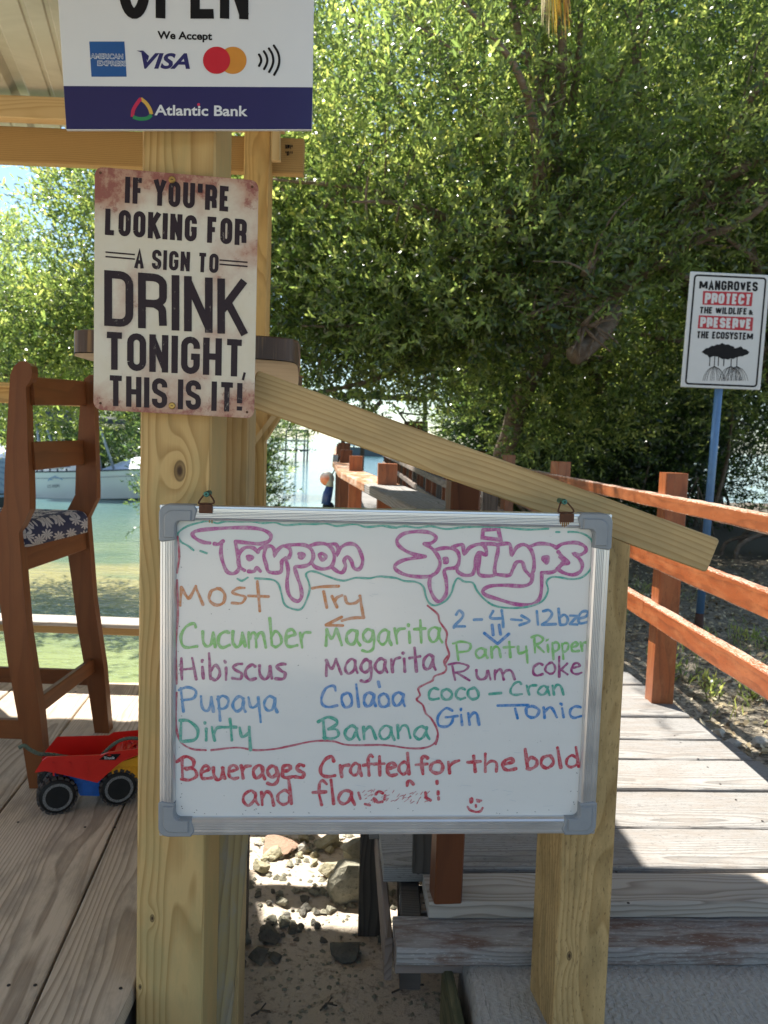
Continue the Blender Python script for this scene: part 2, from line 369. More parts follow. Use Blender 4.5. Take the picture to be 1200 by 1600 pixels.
# ------------------------------------------------------------------ right boardwalk
def bx(p, q, r, s_): pass
walk = obj('boardwalk', *join([(lambda V, F, M_: ([M_ @ Vector(v) for v in V], F))(*beam_geo(a[1]-a[0], .05, .14), frame((a[2], (a[0]+a[1])/2, -.118), (0, 1, 0), (0, 0, 1)))
     for a in ((1.78, 4.2, .10), (1.78, 4.2, .62), (1.78, 4.3, 1.18))]), MAT['old_dark'], None)
tag(walk, kind='structure')
def wl(pxy, z=0):  # y at x~.85 of a gap line given its row at column 985
    return onz(985, pxy, z)
rows = [1407, 1356, 1292, 1234, 1187, 1156, 1121, 1094, 1072, 1052, 1035, 1020]
gy = [wl(r_).y for r_ in rows]
xr = lambda y: 1.27 if y < 2.6 else 1.27 - .13*(y-2.6)
dirx = Vector((1, .065, 0)).normalized()
for i in range(len(gy)-1):
    ya, yb = gy[i], gy[i+1]; ym = (ya+yb)/2; wv = (yb-ya)-.018
    xl = .03 + (-.02, .0, -.03, .01, -.02)[i % 5] - .05*(ym-2); x1 = xr(ym)+.12
    if i == 0: xl = .135
    zz = -.022 + (.0, .004, .0, .003, .001)[i % 5]
    c = Vector((.85, ym, zz)); a = c + dirx*((xl-.85)); b = c + dirx*(x1-.85)
    board('plank', a, b, wv, .042, MAT['walk_new'] if i == 0 else MAT['walk'], walk, ch=.004, jit=.0012)
# lower worn step plank, its bearer and the two short filler blocks at the left end
pl = onz(617, 1455, -.045); pr_ = onz(1200, 1455, -.045); dd = (pr_-pl).normalized()
p = board('plank', pl+Vector((0, 0, -.022)), pr_+dd*.35+Vector((0, 0, -.022)), .135, .044, MAT['walk_old'], walk, ch=.007, jit=.002); p['label'] = 'worn lower step plank with flaking red paint'
board('bearer', pl+Vector((.0, .02, -.066)), pl+dd*.16+Vector((0, .02, -.066)), .10, .04, MAT['grey_rail'], walk)
board('bearer', pl+dd*.02+Vector((0, .14, -.04)), pl+dd*.12+Vector((0, .15, -.04)), .08, .05, MAT['walk_new'], walk)
board('bearer', pl+dd*.0+Vector((-.012, .03, -.09)), pl+Vector((-.06, .9, -.07)), .018, .11, MAT['grey_rail'], walk)
board('bearer', pl+dd*.02+Vector((0, .215, -.055)), pl+dd*.135+Vector((0, .222, -.055)), .06, .05, MAT['walk'], walk)
# support stub under the left corner
board('support_post', (-.005, 2.44, -.05), (.0, 2.44, -.62), .07, .07, MAT['old_dark'], walk, up=(0, 1, 0))
board('support_post', (1.15, 2.6, -.05), (1.15, 2.6, -.4), .09, .09, MAT['old_dark'], walk, up=(0, 1, 0))
# pier: the boardwalk carries on between its two railings
pier = obj('pier', *join([(lambda V, F, M_: ([M_ @ Vector(v) for v in V], F))(*beam_geo(14, .06, .14), frame(((a+b)/2, 10.6, -.118), (b-a, 14, 0), (0, 0, 1))) for a, b in ((.0, -.75), (.55, -.0))]), MAT['old_dark'], None)
tag(pier, kind='structure')
Lx = lambda y: np.interp(y, [1.8, 3.2, 4.5, 6, 9, 14, 20], [.173, .005, -.17, -.30, -.50, -.80, -1.15])
Mx_ = lambda y: np.interp(y, [2.9, 4, 6, 10, 15, 20], [.62, .57, .50, .31, .09, -.13])
y = gy[-1]+.12; k = 0
while y < 19.5:
    l, r2 = Lx(y)-.06, Mx_(y)+.1
    if y < 4.1: r2 = 1.0
    board('plank', (l, y, -.022), (r2, y+.03, -.022), .225, .042, MAT['walk'], pier, ch=.004, fix=True); y += .24; k += 1
for yy in (6, 9, 12, 15, 18.5):
    for fx in (Lx, Mx_): board('support_post', (fx(yy), yy, -.05), (fx(yy), yy, -1.9), .12, .12, MAT['old_dark'], pier, up=(0, 1, 0))
# concrete ramp slab at the front
def slab():
    t = NT('brushed_concrete'); o = t.obj()
    n1 = t.noise(o, 6, 4); n2 = t.noise(t.vm('MULTIPLY', o, (60, 9, 9)), 3, 3, .6, 1.5); n3 = t.noise(o, 240, 3, .7)
    wv = t.n('TexWave'); wv.wave_type = 'BANDS'; t.l(t.vm('ADD', t.vm('MULTIPLY', o, (9, 26, 1)), t.vm('MULTIPLY', t.n('TexNoise').outputs['Color'], (0, 0, 0))), wv.inputs['Vector'])
    wv.inputs['Scale'].default_value = 1.7; wv.inputs['Distortion'].default_value = 7; wv.inputs['Detail'].default_value = 3; wv.inputs['Detail Scale'].default_value = 1.4
    c = t.mix(n1, (.30, .285, .26), (.41, .395, .365)); c = t.mix(t.v('MULTIPLY', wv.outputs[1], .45), c, (.48, .465, .435))
    c = t.mix(t.ramp(n3, [(.55, 0), (.7, .5)]), c, (.5, .5, .48)); c = t.mix(t.ramp(n2, [(.55, 0), (.7, .7)]), c, (.15, .15, .14))
    t.set(Base_Color=c, Roughness=.85); t.bump(t.v('ADD', t.v('ADD', wv.outputs[1], n2), n3), .6, .003)
    z = -.088; a = onz(722, 1484, z); b = onz(752, 1600, z); d = (b-a)
    P = [a + Vector((0, .0, 0)), b + d*1.0, Vector((2.2, (b+d).y, z)), Vector((2.2, a.y+.10, z))]
    n = 14; V = []; F = []
    # slab with a rough bevelled left edge
    L0 = [P[0].lerp(P[1], i/n) for i in range(n+1)]; rr = random.Random(3)
    for q in L0:
        e = rr.uniform(-.004, .004)
        V += [q+Vector((.025, 0, 0)), q+Vector((.006+e, 0, -.006)), q+Vector((e, 0, -.022)), q+Vector((-.008+e, 0, -.16)), q+Vector((-.02, 0, -.42)), Vector((2.2, q.y+.098, z)), Vector((2.2, q.y+.098, z-.42))]
    m = 7
    for i in range(n):
        for k_ in range(4): F.append((i*m+k_, i*m+k_+1, (i+1)*m+k_+1, (i+1)*m+k_))
        F.append((i*m, (i+1)*m, (i+1)*m+5, i*m+5)); F.append((i*m+5, (i+1)*m+5, (i+1)*m+6, i*m+6)); F.append((i*m+4, i*m+6, (i+1)*m+6, (i+1)*m+4))
    F.append((0, 5, 6, 4, 3, 2, 1)); F.append(tuple(n*m+q for q in (1, 2, 3, 4, 6, 5, 0)))
    o = top('concrete_ramp', V, F, t.m, (.8, 1.4, -.5), fix=True); tag(o, kind='structure')
    # mossy shuttering board along its left flank
    bd = board('shuttering_board', (P[0]+Vector((-.035, .0, -.11))), (P[1]+Vector((-.035, 0, -.11))), .15, .022, wood('mossy_board', (.16, .15, .08), (.07, .075, .04), rough=.9, stain=(.05, .06, .03), stain_amt=.8), o, up=(1, 0, 0))
slab()

# nails: dark heads in the planks over each bearer
def nails():
    t_ = flat('nail_head', (.05, .04, .035), .6, .5); rr = random.Random(6); me = None
    def nail(x, y, z, parent):
        V = [(.0035*math.cos(R(a)), .0035*math.sin(R(a)), .0012) for a in range(0, 360, 60)]+[(.0042*math.cos(R(a)), .0042*math.sin(R(a)), 0) for a in range(0, 360, 60)]
        nonlocal me
        if me is None: me = mesh('nail', V, [tuple(range(6))]+[(i, 6+i, 6+(i+1) % 6, (i+1) % 6) for i in range(6)], t_)
        o = bpy.data.objects.new('nail', me); C.objects.link(o); put(o, Matrix.Translation((x, y, z)), parent)
    for pl_ in [c for c in walk.children if c.name.startswith('plank')]:
        c = world(pl_).translation
        if c.z > -.03 and c.y < 3.3:
            for x in (.12, .64, 1.16):
                for dy in (-.07, .07): nail(x+rr.uniform(-.012, .012), c.y+(x-.85)*.065+dy+rr.uniform(-.008, .008), c.z+.0212, pl_)
    for pl_ in [c for c in deck.children if c.name.startswith('plank')]:
        c = world(pl_).translation
        for y in (1.5, 2.15, 2.8, 3.3):
            for dx in (-.10, .10): 
                X = c.x-(y-1.9)*.122+dx+rr.uniform(-.01, .01)
                if X < -.5 or y < 2.4: nail(min(X, -.49), y+rr.uniform(-.01, .01), -.0018, pl_)
nails()
# ------------------------------------------------------------------ pavilion over the left deck
pav = thing('pavilion', 'open timber deck pavilion with a metal roof, post in the middle carries the signs', 'pavilion', (-.39, 1.57, -.5))
zup = Vector((0, 0, 1))
# hero post (front face 219..328 px wide)
def vpost(name, x0, x1, yf, dep, z0, z1, mat, parent, rot=0):
    """square post, local X up, local Z towards the viewer"""
    c = Vector(((x0+x1)/2, yf+dep/2, 0)); m = frame((c.x, c.y, (z0+z1)/2), (0, 0, 1), (math.sin(rot), -math.cos(rot), 0))
    V, F = beam_geo(z1-z0, x1-x0, dep, .004); return obj(name, V, F, mat, parent, m, fix=True)
hero = vpost('post', -.460, -.326, 1.50, .135, -.6, 2.42, MAT['pine_hero'], pav, rot=-.02)
hero['label'] = 'front square pine post with a dark knot, signs screwed to it'
# far post, runs down into the sand
fp = vpost('post', -.608, -.505, 3.30, .10, -.02, 2.35, MAT['pine'], pav)
board('post', (-.425, 2.34, -.62), (-.425, 2.34, -.05), .09, .09, MAT['old_dark'], pav, up=(0, -1, 0))['label'] = 'dark stub post under the deck edge standing in sand'
vpost('post', -2.9, -2.8, 3.30, .10, -.9, 2.35, MAT['pine'], pav)
vpost('post', -2.9, -2.8, .3, .10, -.9, 2.35, MAT['pine'], pav)
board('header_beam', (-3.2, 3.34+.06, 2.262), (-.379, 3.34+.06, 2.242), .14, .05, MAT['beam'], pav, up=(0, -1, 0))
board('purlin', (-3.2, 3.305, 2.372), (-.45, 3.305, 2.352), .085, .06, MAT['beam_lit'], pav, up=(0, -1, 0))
board('side_beam', (-.40, 3.5, 2.33), (-.40, .1, 2.33), .14, .045, MAT['beam'], pav, up=(-1, 0, 0)) if False else None
a = ony(431, 180, 3.28); b = ony(431.5, 252, 3.28)
board('nailing_block', a, b, .034, .03, MAT['beam_lit'], pav, up=(0, -1, 0))
# stamped grade mark on the beam end: two small rows of ink dots and bars
def stamp():
    V = []; F = []; rr = random.Random(5)
    for j, y0 in enumerate((226, 236)):
        for k in range(5):
            x = 446 + k*2.4 + rr.uniform(-.3, .3); h = rr.uniform(3, 7.5); w_ = rr.uniform(1.2, 2.2)
            q = [ony(x, y0, 3.372-.002*0), ony(x+w_, y0+.5, 3.372), ony(x+w_, y0+h, 3.372), ony(x, y0+h, 3.372)]
            i = len(V); V += q; F.append((i, i+1, i+2, i+3))
    return V, F
obj('grade_stamp', *stamp(), MAT['black_ink'], pav)
# corrugated metal roof sheets with rafters; ribs run front to back, rising gently away
def roof():
    t = NT('roof_metal'); o = t.obj(); n1 = t.noise(t.vm('MULTIPLY', o, (1.2, 1, 1)), 2.0, 4, .6, .6)
    t.set(Base_Color=t.mix(t.ramp(n1, [(.38, 0), (.62, 1)]), (.44, .41, .34), (.60, .57, .49)), Metallic=.25, Roughness=.42)
    zr = lambda y: 2.425 + .12*(y-3.3)
    edge = lambda y: -.37 + .10*(3.6-y)
    for si in range(5):
        xa = .35-.90*si; wd = .90; prof = []; x = 0
        while x < wd-.02:
            prof += [(x, 0), (x+.030, -.022), (x+.065, -.022), (x+.09, 0), (x+.145, 0), (x+.150, -.006), (x+.162, -.006), (x+.167, 0), (x+.215, 0), (x+.220, -.006), (x+.232, -.006), (x+.237, 0)]; x += .30
        prof = [(min(a_, wd), b_) for a_, b_ in prof] + [(wd+.015, 0)]
        V = []; F = []
        rowsy = ((-.6, 0, .6, 1.2, 1.8, 2.4, 3.0, 3.3, 3.62), (-.6, 0, .6, 1.2, 1.8, 2.4, 3.0, 3.3, 3.86), (-.6, 1, 2.4, 3.3, 4.2), (-.6, 1, 2.4, 3.3, 5.2), (-.6, 1, 2.4, 3.3, 5.2))[si]  # left sheets run on out of view, lengthened to shade the deck
        for yy in rowsy:
            for a_, b_ in prof: V.append((max(-3.7, min(xa - a_ - .32*(yy-3.3), edge(yy))), yy, zr(yy) - b_ + si*.0015))
        n = len(prof)
        for j in range(len(rowsy)-1):
            for i in range(n-1):
                q = (j*n+i, j*n+i+1, (j+1)*n+i+1, (j+1)*n+i)
                if abs(V[q[0]][0]-V[q[1]][0]) + abs(V[q[2]][0]-V[q[3]][0]) > 1e-5: F.append(q)
        top_ = [(v[0], v[1], v[2]+.0012) for v in V]; m = len(V)
        F += [tuple(m+q for q in f[::-1]) for f in F]
        obj('roof_sheet', V+top_, F, t.m, pav)
    for yy in (.1, 1.25): board('purlin', (-3.5, yy, zr(yy)-.065), (-.2, yy, zr(yy)-.065), .085, .045, MAT['beam_lit'], pav, up=(0, -1, 0))
roof()

# ------------------------------------------------------------------ short post, bracket and thick bar top behind the signs
bar = thing('bar_counter', 'thick bar top slab with dark edge and pale underside behind the rusty sign', 'counter', (-.35, 1.9, -.5))
xq = ony(388, 740, 1.72).x; vpost('post', xq-.078, xq, 1.72, .09, -.6, 1.22, MAT['pine_rail'], bar)
qa = ony(389, 1290, 1.68); qb = ony(360, 1600, 1.66)
qd = (qb-qa); board('leaning_plank', qa+Vector((-.036, 0, 0)), qb+Vector((-.036, 0, 0))+qd*.8, .072, .03, MAT['pine_grey'], bar, up=(0.35, -1, 0))
br_o = Vector((0, 1.86, 0))
pk = lambda x, y, Y: ony(x, y, Y)
def plate(name, px, Y, th, mat, parent):
    P = [ony(x, y, Y) for x, y in px]; o = P[0]; Q = [((p-o).x, (p-o).z) for p in P]
    return obj(name, *prism(Q, (o, Vector((1, 0, 0)), zup, Vector((0, -1, 0))), -th, 0, .002), mat, parent, fix=True)
def plate_r(name, px, Y, th, mat, parent):
    """plate whose grain runs along its long side: local frame follows first edge"""
    P = [ony(x, y, Y) for x, y in px]; c = sum(P, Vector())/len(P); ux = (P[1]-P[0]).normalized(); n = Vector((0, -1, 0)); uy = n.cross(ux)
    Q = [((p-c).dot(ux), (p-c).dot(uy)) for p in P]
    V, F = prism(Q, (Vector(), Vector((1, 0, 0)), Vector((0, 1, 0)), zup), -th, 0, .002)
    m = Matrix((ux, uy, n)).transposed().to_4x4(); m.translation = c
    return obj(name, V, F, mat, parent, m, fix=True)
plate_r('bracket', [(388.5, 900), (388.5, 700), (388.5, 640), (440, 645), (411, 691), (411, 900)], 1.90, .05, MAT['pine'], bar)
plate_r('bracket_edge', [(387, 800), (387.5, 700), (429, 645), (433, 648), (391.5, 702), (391, 800)], 1.885, .012, MAT['beam_lit'], bar)
def catmull(P, n=6):
    P = [Vector(p) for p in P]; Q = [P[0]*2-P[1]]+P+[P[-1]*2-P[-2]]; out = []
    for i in range(1, len(Q)-2):
        a, b, c, d = Q[i-1:i+3]
        for k in range(n):
            t_ = k/n; out.append(.5*((2*b)+(c-a)*t_+(2*a-5*b+4*c-d)*t_*t_+(3*b-a-3*c+d)*t_**3))
    out.append(Q[-2]); return out
t = NT('striped_slab_edge'); n1 = t.noise(t.vm('MULTIPLY', t.obj(), (70, 70, 3)), 1, 3, .6); n2 = t.noise(t.obj(), 12, 3)
t.set(Base_Color=t.mix(t.ramp(n1, [(.5, 0), (.64, 1)]), t.mix(n2, (.035, .016, .008), (.09, .04, .016)), (.20, .11, .04)), Roughness=.5); t.bump(n1, .5, .002); MAT['slab'] = t.m
def bartop():
    zt, zb = 1.315, 1.268
    out = [(-.29, 1.76), (-.235, 1.785), (-.213, 1.84), (-.225, 2.0), (-.262, 2.35), (-.315, 2.80), (-.335, 2.93), (-.62, 2.96), (-.70, 2.3), (-.715, 1.9), (-.70, 1.80), (-.66, 1.755), (-.5, 1.745)]
    out = [tuple(p) for p in catmull(out+[out[0]], 5)[:-1]]
    n = len(out); V = [(x, y, zb) for x, y in out] + [(x, y, zt) for x, y in out]
    V += [(x*.985+.0, y+.006, zt+.003) for x, y in out]
    obj('slab_edge', V, [(i, (i+1) % n, n+(i+1) % n, n+i) for i in range(n)] + [(n+i, n+(i+1) % n, 2*n+(i+1) % n, 2*n+i) for i in range(n)] + [tuple(2*n+i for i in range(n))], MAT['slab'], bar, frame((-.45, 2.3, 1.29), (0, 0, 1), (0, -1, 0)) if False else None, fix=False)
    U = [(x*.999, y, zb-.002) for x, y in out]; U += [(x, y, zb-.004) for x, y in out]
    obj('slab_underside', U, [tuple(range(n-1, -1, -1)), tuple(n+i for i in range(n-1, -1, -1))][:1], MAT['slab_under'], bar)
bartop()

# ------------------------------------------------------------------ sloping handrail in front, with its right post
hr = thing('handrail', 'sloping pale pine handrail running down from signs to the right post', 'handrail', (.43, 1.6, -.2))
rp = frame((.4197, 1.600, .30), (-.008, 0, 1), (.15, -1, 0))
V, F = beam_geo(1.30, .112, .14, .003)
# cut the top at the rail's slope
V = [Vector(v) for v in V]
o = obj('post', V, F, MAT['pine_right'], hr, rp, fix=True)
for v in o.data.vertices:
    if v.co.x > .3: wpt = rp @ v.co; wpt.z = .955 - (wpt.x-.43)*.375 - .022; v.co = rp.inverted() @ wpt
a0 = ony(392, 606, 1.535); a1 = ony(1115, 869, 1.575)
ra = frame((a0+a1)/2, a1-a0, (0, -1, 0)); Ln = (a1-a0).length
pts = rrect(-Ln/2, -.0355, Ln/2, .0355, .007, 3)
V, F = prism(pts, (Vector(), Vector((1, 0, 0)), Vector((0, 1, 0)), zup), -.038, 0, .003)
# bevelled upper right corner like the photo
obj('top_rail', V, F, MAT['pine_rail'], hr, ra, fix=True)
# small dark nail hole
nh = ony(955.5, 867, 1.53)

# ------------------------------------------------------------------ railings
def rail_post(parent, x, y, w_, z1, mat, rot=.2, z0=-.02, cap=True):
    c = Vector((x, y, 0)); m = frame((x, y, (z0+z1)/2), (0, 0, 1), (math.sin(rot), -math.cos(rot), 0))
    V, F = beam_geo(z1-z0, w_, w_, .004, .0008, 6, int(x*100+y*10)); return obj('post', V, F, mat, parent, m, fix=True)
# right side
pr = thing('railing', 'orange red wooden railing with three sunlit rails on the right of the boardwalk', 'railing', (1.25, 3.4, 0))
Pp = [(1.238, 3.44), (1.19, 5.45), (1.25, 8.15)]
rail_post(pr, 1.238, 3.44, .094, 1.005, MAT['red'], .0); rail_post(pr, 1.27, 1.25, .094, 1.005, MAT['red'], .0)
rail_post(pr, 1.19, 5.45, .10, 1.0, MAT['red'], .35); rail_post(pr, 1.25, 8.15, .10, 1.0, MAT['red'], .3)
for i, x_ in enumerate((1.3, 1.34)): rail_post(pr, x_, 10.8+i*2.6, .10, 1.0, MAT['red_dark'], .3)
def rails(parent, A, B, specs, mat, topmat=None, j=.0015):
    for z, w_, t_, off in specs:
        nrm = Vector((-(B[1]-A[1]), B[0]-A[0], 0)).normalized()
        a = Vector((A[0], A[1], z))+nrm*off; b = Vector((B[0], B[1], z))+nrm*off
        board('rail', a, b, w_, t_, mat if t_ < w_*3 or not topmat else topmat, parent, up=nrm, jit=j, ch=.005)
# rails pass in front (walk side) of the post towards the viewer's right
n0 = (1.13, 3.36); n1_ = (2.02, 2.90)
for zc, h, pxl, pxr, d_ in ((.884, .058, (1037, 782), (1200, 806), 0), (.640, .085, (1010, 882), (1200, 943), 0), (.40, .085, (1000, 975), (1200, 1088), 0)):
    a = onz(*pxl, zc); b = onz(*pxr, zc)
    if a.y > 3.7 or a.y < 3.0: a = Vector((1.17, 3.37, zc))
    dirv = Vector((.42, -.115, 0)).normalized()
    board('rail', (1.172, 3.46, zc), (1.215, 1.2, zc+.004), h, .045, MAT['wear_top'] if zc > .8 else MAT['wear_lo'], pr, up=(-1, 0, 0), jit=.0015, ch=.005)
for zc, h in ((.884, .058), (.640, .085), (.40, .085)):
    a = Vector((1.172, 3.46, zc)); b = Vector((1.135, 5.5, zc)); c_ = Vector((1.19, 8.2, zc)); d_ = Vector((1.33, 13.4, zc))
    for p_, q_ in ((a, b), (b, c_), (c_, d_)):
        board('rail', p_, q_, h, .045, MAT['wear_top'] if zc > .8 else MAT['wear_lo'], pr, up=(-1, 0, 0), jit=.0015, ch=.004)
# left side: posts through a wide flat cap board that bends gently to the left
lr = thing('railing', 'brown wooden railing with wide flat cap board curving away along the left of the pier', 'railing', (.1, 2.6, 0))
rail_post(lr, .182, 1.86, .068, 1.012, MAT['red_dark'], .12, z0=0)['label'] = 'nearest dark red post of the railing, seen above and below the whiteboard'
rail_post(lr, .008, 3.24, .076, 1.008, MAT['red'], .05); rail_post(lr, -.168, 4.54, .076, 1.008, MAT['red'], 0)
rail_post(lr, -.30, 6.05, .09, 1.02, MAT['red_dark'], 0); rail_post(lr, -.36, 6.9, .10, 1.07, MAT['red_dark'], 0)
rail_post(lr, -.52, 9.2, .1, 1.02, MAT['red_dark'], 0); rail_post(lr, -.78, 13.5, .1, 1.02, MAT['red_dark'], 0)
P_ = [Vector(p) for p in ((.200, 1.86, .905), (-.01, 3.26, .905), (-.19, 4.5, .905), (-.33, 6.1, .905), (-.53, 9.2, .905), (-.80, 13.6, .905), (-1.15, 19, .905))]
for i in range(6):
    board('cap_board', P_[i], P_[i+1], .15, .036, MAT['walk'] if i == 0 else MAT['red_worn'], lr, jit=.001, ch=.004)  # first board grey, the roof's shade put into its colour
for i in range(1, 6): board('rail', P_[i]-zup*.42, P_[i+1]-zup*.42, .07, .03, MAT['red_dark'], lr, up=(1, 0, 0))
board('brace', (.130, 1.98, -.0), (.118, 2.02, .75), .05, .05, MAT['old_dark'], lr, up=(0, -1, 0))
# the pier's right hand slatted fence, deep in shade
fr = thing('slatted_fence', 'weathered slatted fence with dark uprights along the right of the pier', 'fence', (.45, 3.4, 0))
ys = [4.35+i*.42 for i in range(0, 34)]
def fx(y): return float(np.interp(y, [4, 6, 10, 15, 22], [.55, .47, .30, .08, -.23]))
for i, yy in enumerate(ys):
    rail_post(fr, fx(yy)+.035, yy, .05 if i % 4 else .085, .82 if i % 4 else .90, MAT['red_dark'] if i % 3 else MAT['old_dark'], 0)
for z in (.785, .60, .36):
    for q in range(0, len(ys)-1, 6):
        y0, y1 = ys[q], ys[min(q+6, len(ys)-1)]
        board('rail', (fx(y0), y0, z), (fx(y1), y1, z), .055, .028, MAT['grey_rail'], fr, up=(-1, 0, 0), jit=.001)
# back rail of the left deck
dr = thing('railing', 'plain pine railing across the far edge of the left deck above the water', 'railing', (-1.7, 3.4, 0))
za = ony(20, 620, 3.42).z
board('rail', (-3.3, 3.43, za+.028), (-.60, 3.43, za+.0), .075, .04, MAT['pine'], dr, up=(0, -1, 0))
board('rail', (-3.3, 3.41, za+.062), (-.60, 3.41, za+.038), .09, .02, MAT['pine'], dr)
zb = ony(100, 982, 3.42).z
board('rail', (-3.3, 3.43, zb-.002), (-.60, 3.43, zb-.002), .036, .04, MAT['beam'], dr, up=(0, -1, 0))
board('rail', (-3.3, 3.47, zb+.022), (-.60, 3.47, zb+.022), .14, .018, MAT['walk_new'], dr)
for x_ in (-3.2, -1.95): vpost('post', x_-.04, x_+.04, 3.46, .08, -.02, 1.2, MAT['pine'], dr)

# ------------------------------------------------------------------ thatched roof over the viewer (casts the shade; one frond hangs into view)
th = thing('thatched_roof', 'dry palm thatch roof overhead with one yellow frond hanging in front of the mangrove', 'roof', (0, 1.5, 3.4))
t = NT('thatch'); n1 = t.noise(t.vm('MULTIPLY', t.obj(), (40, 4, 4)), 1, 4)
t.set(Base_Color=t.mix(n1, (.17, .12, .05), (.42, .33, .16)), Roughness=.9); MAT['thatch'] = t.m
def thatch():
    V = []; F = []
    zf = 3.28
    out = [(-2.6, 3.60), (-.45, 3.60), (-.43, 3.50), (3.2, 3.52)]; back = [(-2.6, -.1), (-.45, -.1), (-.43, -.1), (3.2, -.1)]
    for (x, y), (x2, y2) in zip(out, back): V += [(x, y, zf), (x, y, zf+.16), (x2, y2, zf+1.1), (x2, y2, zf+.94)]
    for i in range(3):
        for k in range(4): F.append((i*4+k, i*4+(k+1) % 4, (i+1)*4+(k+1) % 4, (i+1)*4+k))
    F += [(0, 1, 2, 3), (15, 14, 13, 12)]
    obj('thatch', V, F, MAT['thatch'], th, fix=True)
    # ragged fringe
    V = []; F = []; rr = random.Random(9)
    for i in range(500):
        x = rr.uniform(-2.6, 3.2); y = 3.60 if x < -.45 else 3.51; y += rr.uniform(-.08, .03); l = rr.uniform(.03, .12); z = zf+.1; i0 = len(V)
        V += [(x, y, z), (x+.012, y, z), (x+.012+rr.uniform(-.02, .02), y+rr.uniform(-.02, .02), z-l)]; F.append((i0, i0+1, i0+2))
    tag(obj('fringe', V, F, MAT['thatch'], th), kind='stuff')
    for x, y in ((-2.5, .1), (3.1, .1), (3.1, 3.35), (-2.95, 3.1)):
        board('post', (x, y, -.9), (x, y, 3.35 if y > 2 else 4.1), .12, .12, MAT['old_dark'], th, up=(0, 1, 0))
    # hanging frond: strips from above the frame down to row 65
    t = NT('dry_frond'); at = t.n('Attribute'); at.attribute_name = 'tone'
    c = t.ramp(at.outputs['Fac'], [(0, (.55, .48, .33)), (.35, (.40, .38, .12)), (.65, (.62, .42, .06)), (1, (.36, .20, .05))])
    t.set(Base_Color=c, Roughness=.5)
    tr = t.n('BsdfTranslucent'); t.l(c, tr.inputs[0]); mxs = t.n('MixShader'); mxs.inputs[0].default_value = .45
    t.l(t.b.outputs[0], mxs.inputs[1]); t.l(tr.outputs[0], mxs.inputs[2]); t.l(mxs.outputs[0], t.out.inputs[0])
    V = []; F = []; T = []; rr = random.Random(4)
    for i in range(46):
        u = i/45; x0 = 846+u*40+rr.uniform(-2, 2); y1 = rr.choice((30, 42, 55, 66, 62)) * (1 if .1 < u else .8); x1 = x0+(u-.1)*9+rr.uniform(-4, 4)
        Y = 3.48+rr.uniform(-.05, .05); w_ = rr.uniform(.7, 2.6); tone = min(1, max(0, u*1.05+rr.uniform(-.3, .25))); i0 = len(V); m = 5
        for k in range(m+1):
            s_ = k/m; x = x0+(x1-x0)*s_**2 + rr.uniform(-.5, .5); y = -150+(y1+150)*s_; ww = w_*(1-s_**3)
            V += [ony(x-ww, y, Y+.01*math.sin(k)), ony(x+ww, y, Y)]
            if k < m: F.append((i0+k*2, i0+k*2+1, i0+k*2+3, i0+k*2+2)); T.append(tone)
    o = obj('hanging_frond', V, F, t.m, th); at = o.data.attributes.new('tone', 'FLOAT', 'FACE'); at.data.foreach_set('value', T)
thatch()
# ------------------------------------------------------------------ flat print: strokes and letters laid on real surfaces
class Plane:
    """flat face in the world: o, ux (right), uy (up), n (towards viewer)"""
    def __init__(s, TL, TR, BR, BL):
        s.o = Vector(BL); s.ux = (Vector(BR)-Vector(BL)).normalized(); up = Vector(TL)-Vector(BL); s.n = s.ux.cross(up).normalized()
        if s.n.y > 0: s.n = -s.n
        s.uy = s.n.cross(s.ux).normalized(); s.w = (Vector(BR)-Vector(BL)).length; s.h = up.dot(s.uy)
    def uv(s, px, py, off=0): p = onp(px, py, s.o+s.n*off, s.n)-s.o; return Vector((p.dot(s.ux), p.dot(s.uy)))
    def at(s, u, off=0): return s.o + s.ux*u[0] + s.uy*u[1] + s.n*off
    def fr(s): return (s.o, s.ux, s.uy, s.n)
_h = [0]
def lift(): _h[0] = (_h[0]+1) % 40; return _h[0]*1.2e-5
def catmull(P, n=6):
    if len(P) < 3: return [Vector(p) for p in P]
    P = [Vector(p) for p in P]; Q = [P[0]*2-P[1]]+P+[P[-1]*2-P[-2]]; out = []
    for i in range(1, len(Q)-2):
        a, b, c, d = Q[i-1:i+3]
        for k in range(n):
            t_ = k/n; out.append(.5*((2*b)+(c-a)*t_+(2*a-5*b+4*c-d)*t_*t_+(3*b-a-3*c+d)*t_**3))
    out.append(Q[-2]); return out
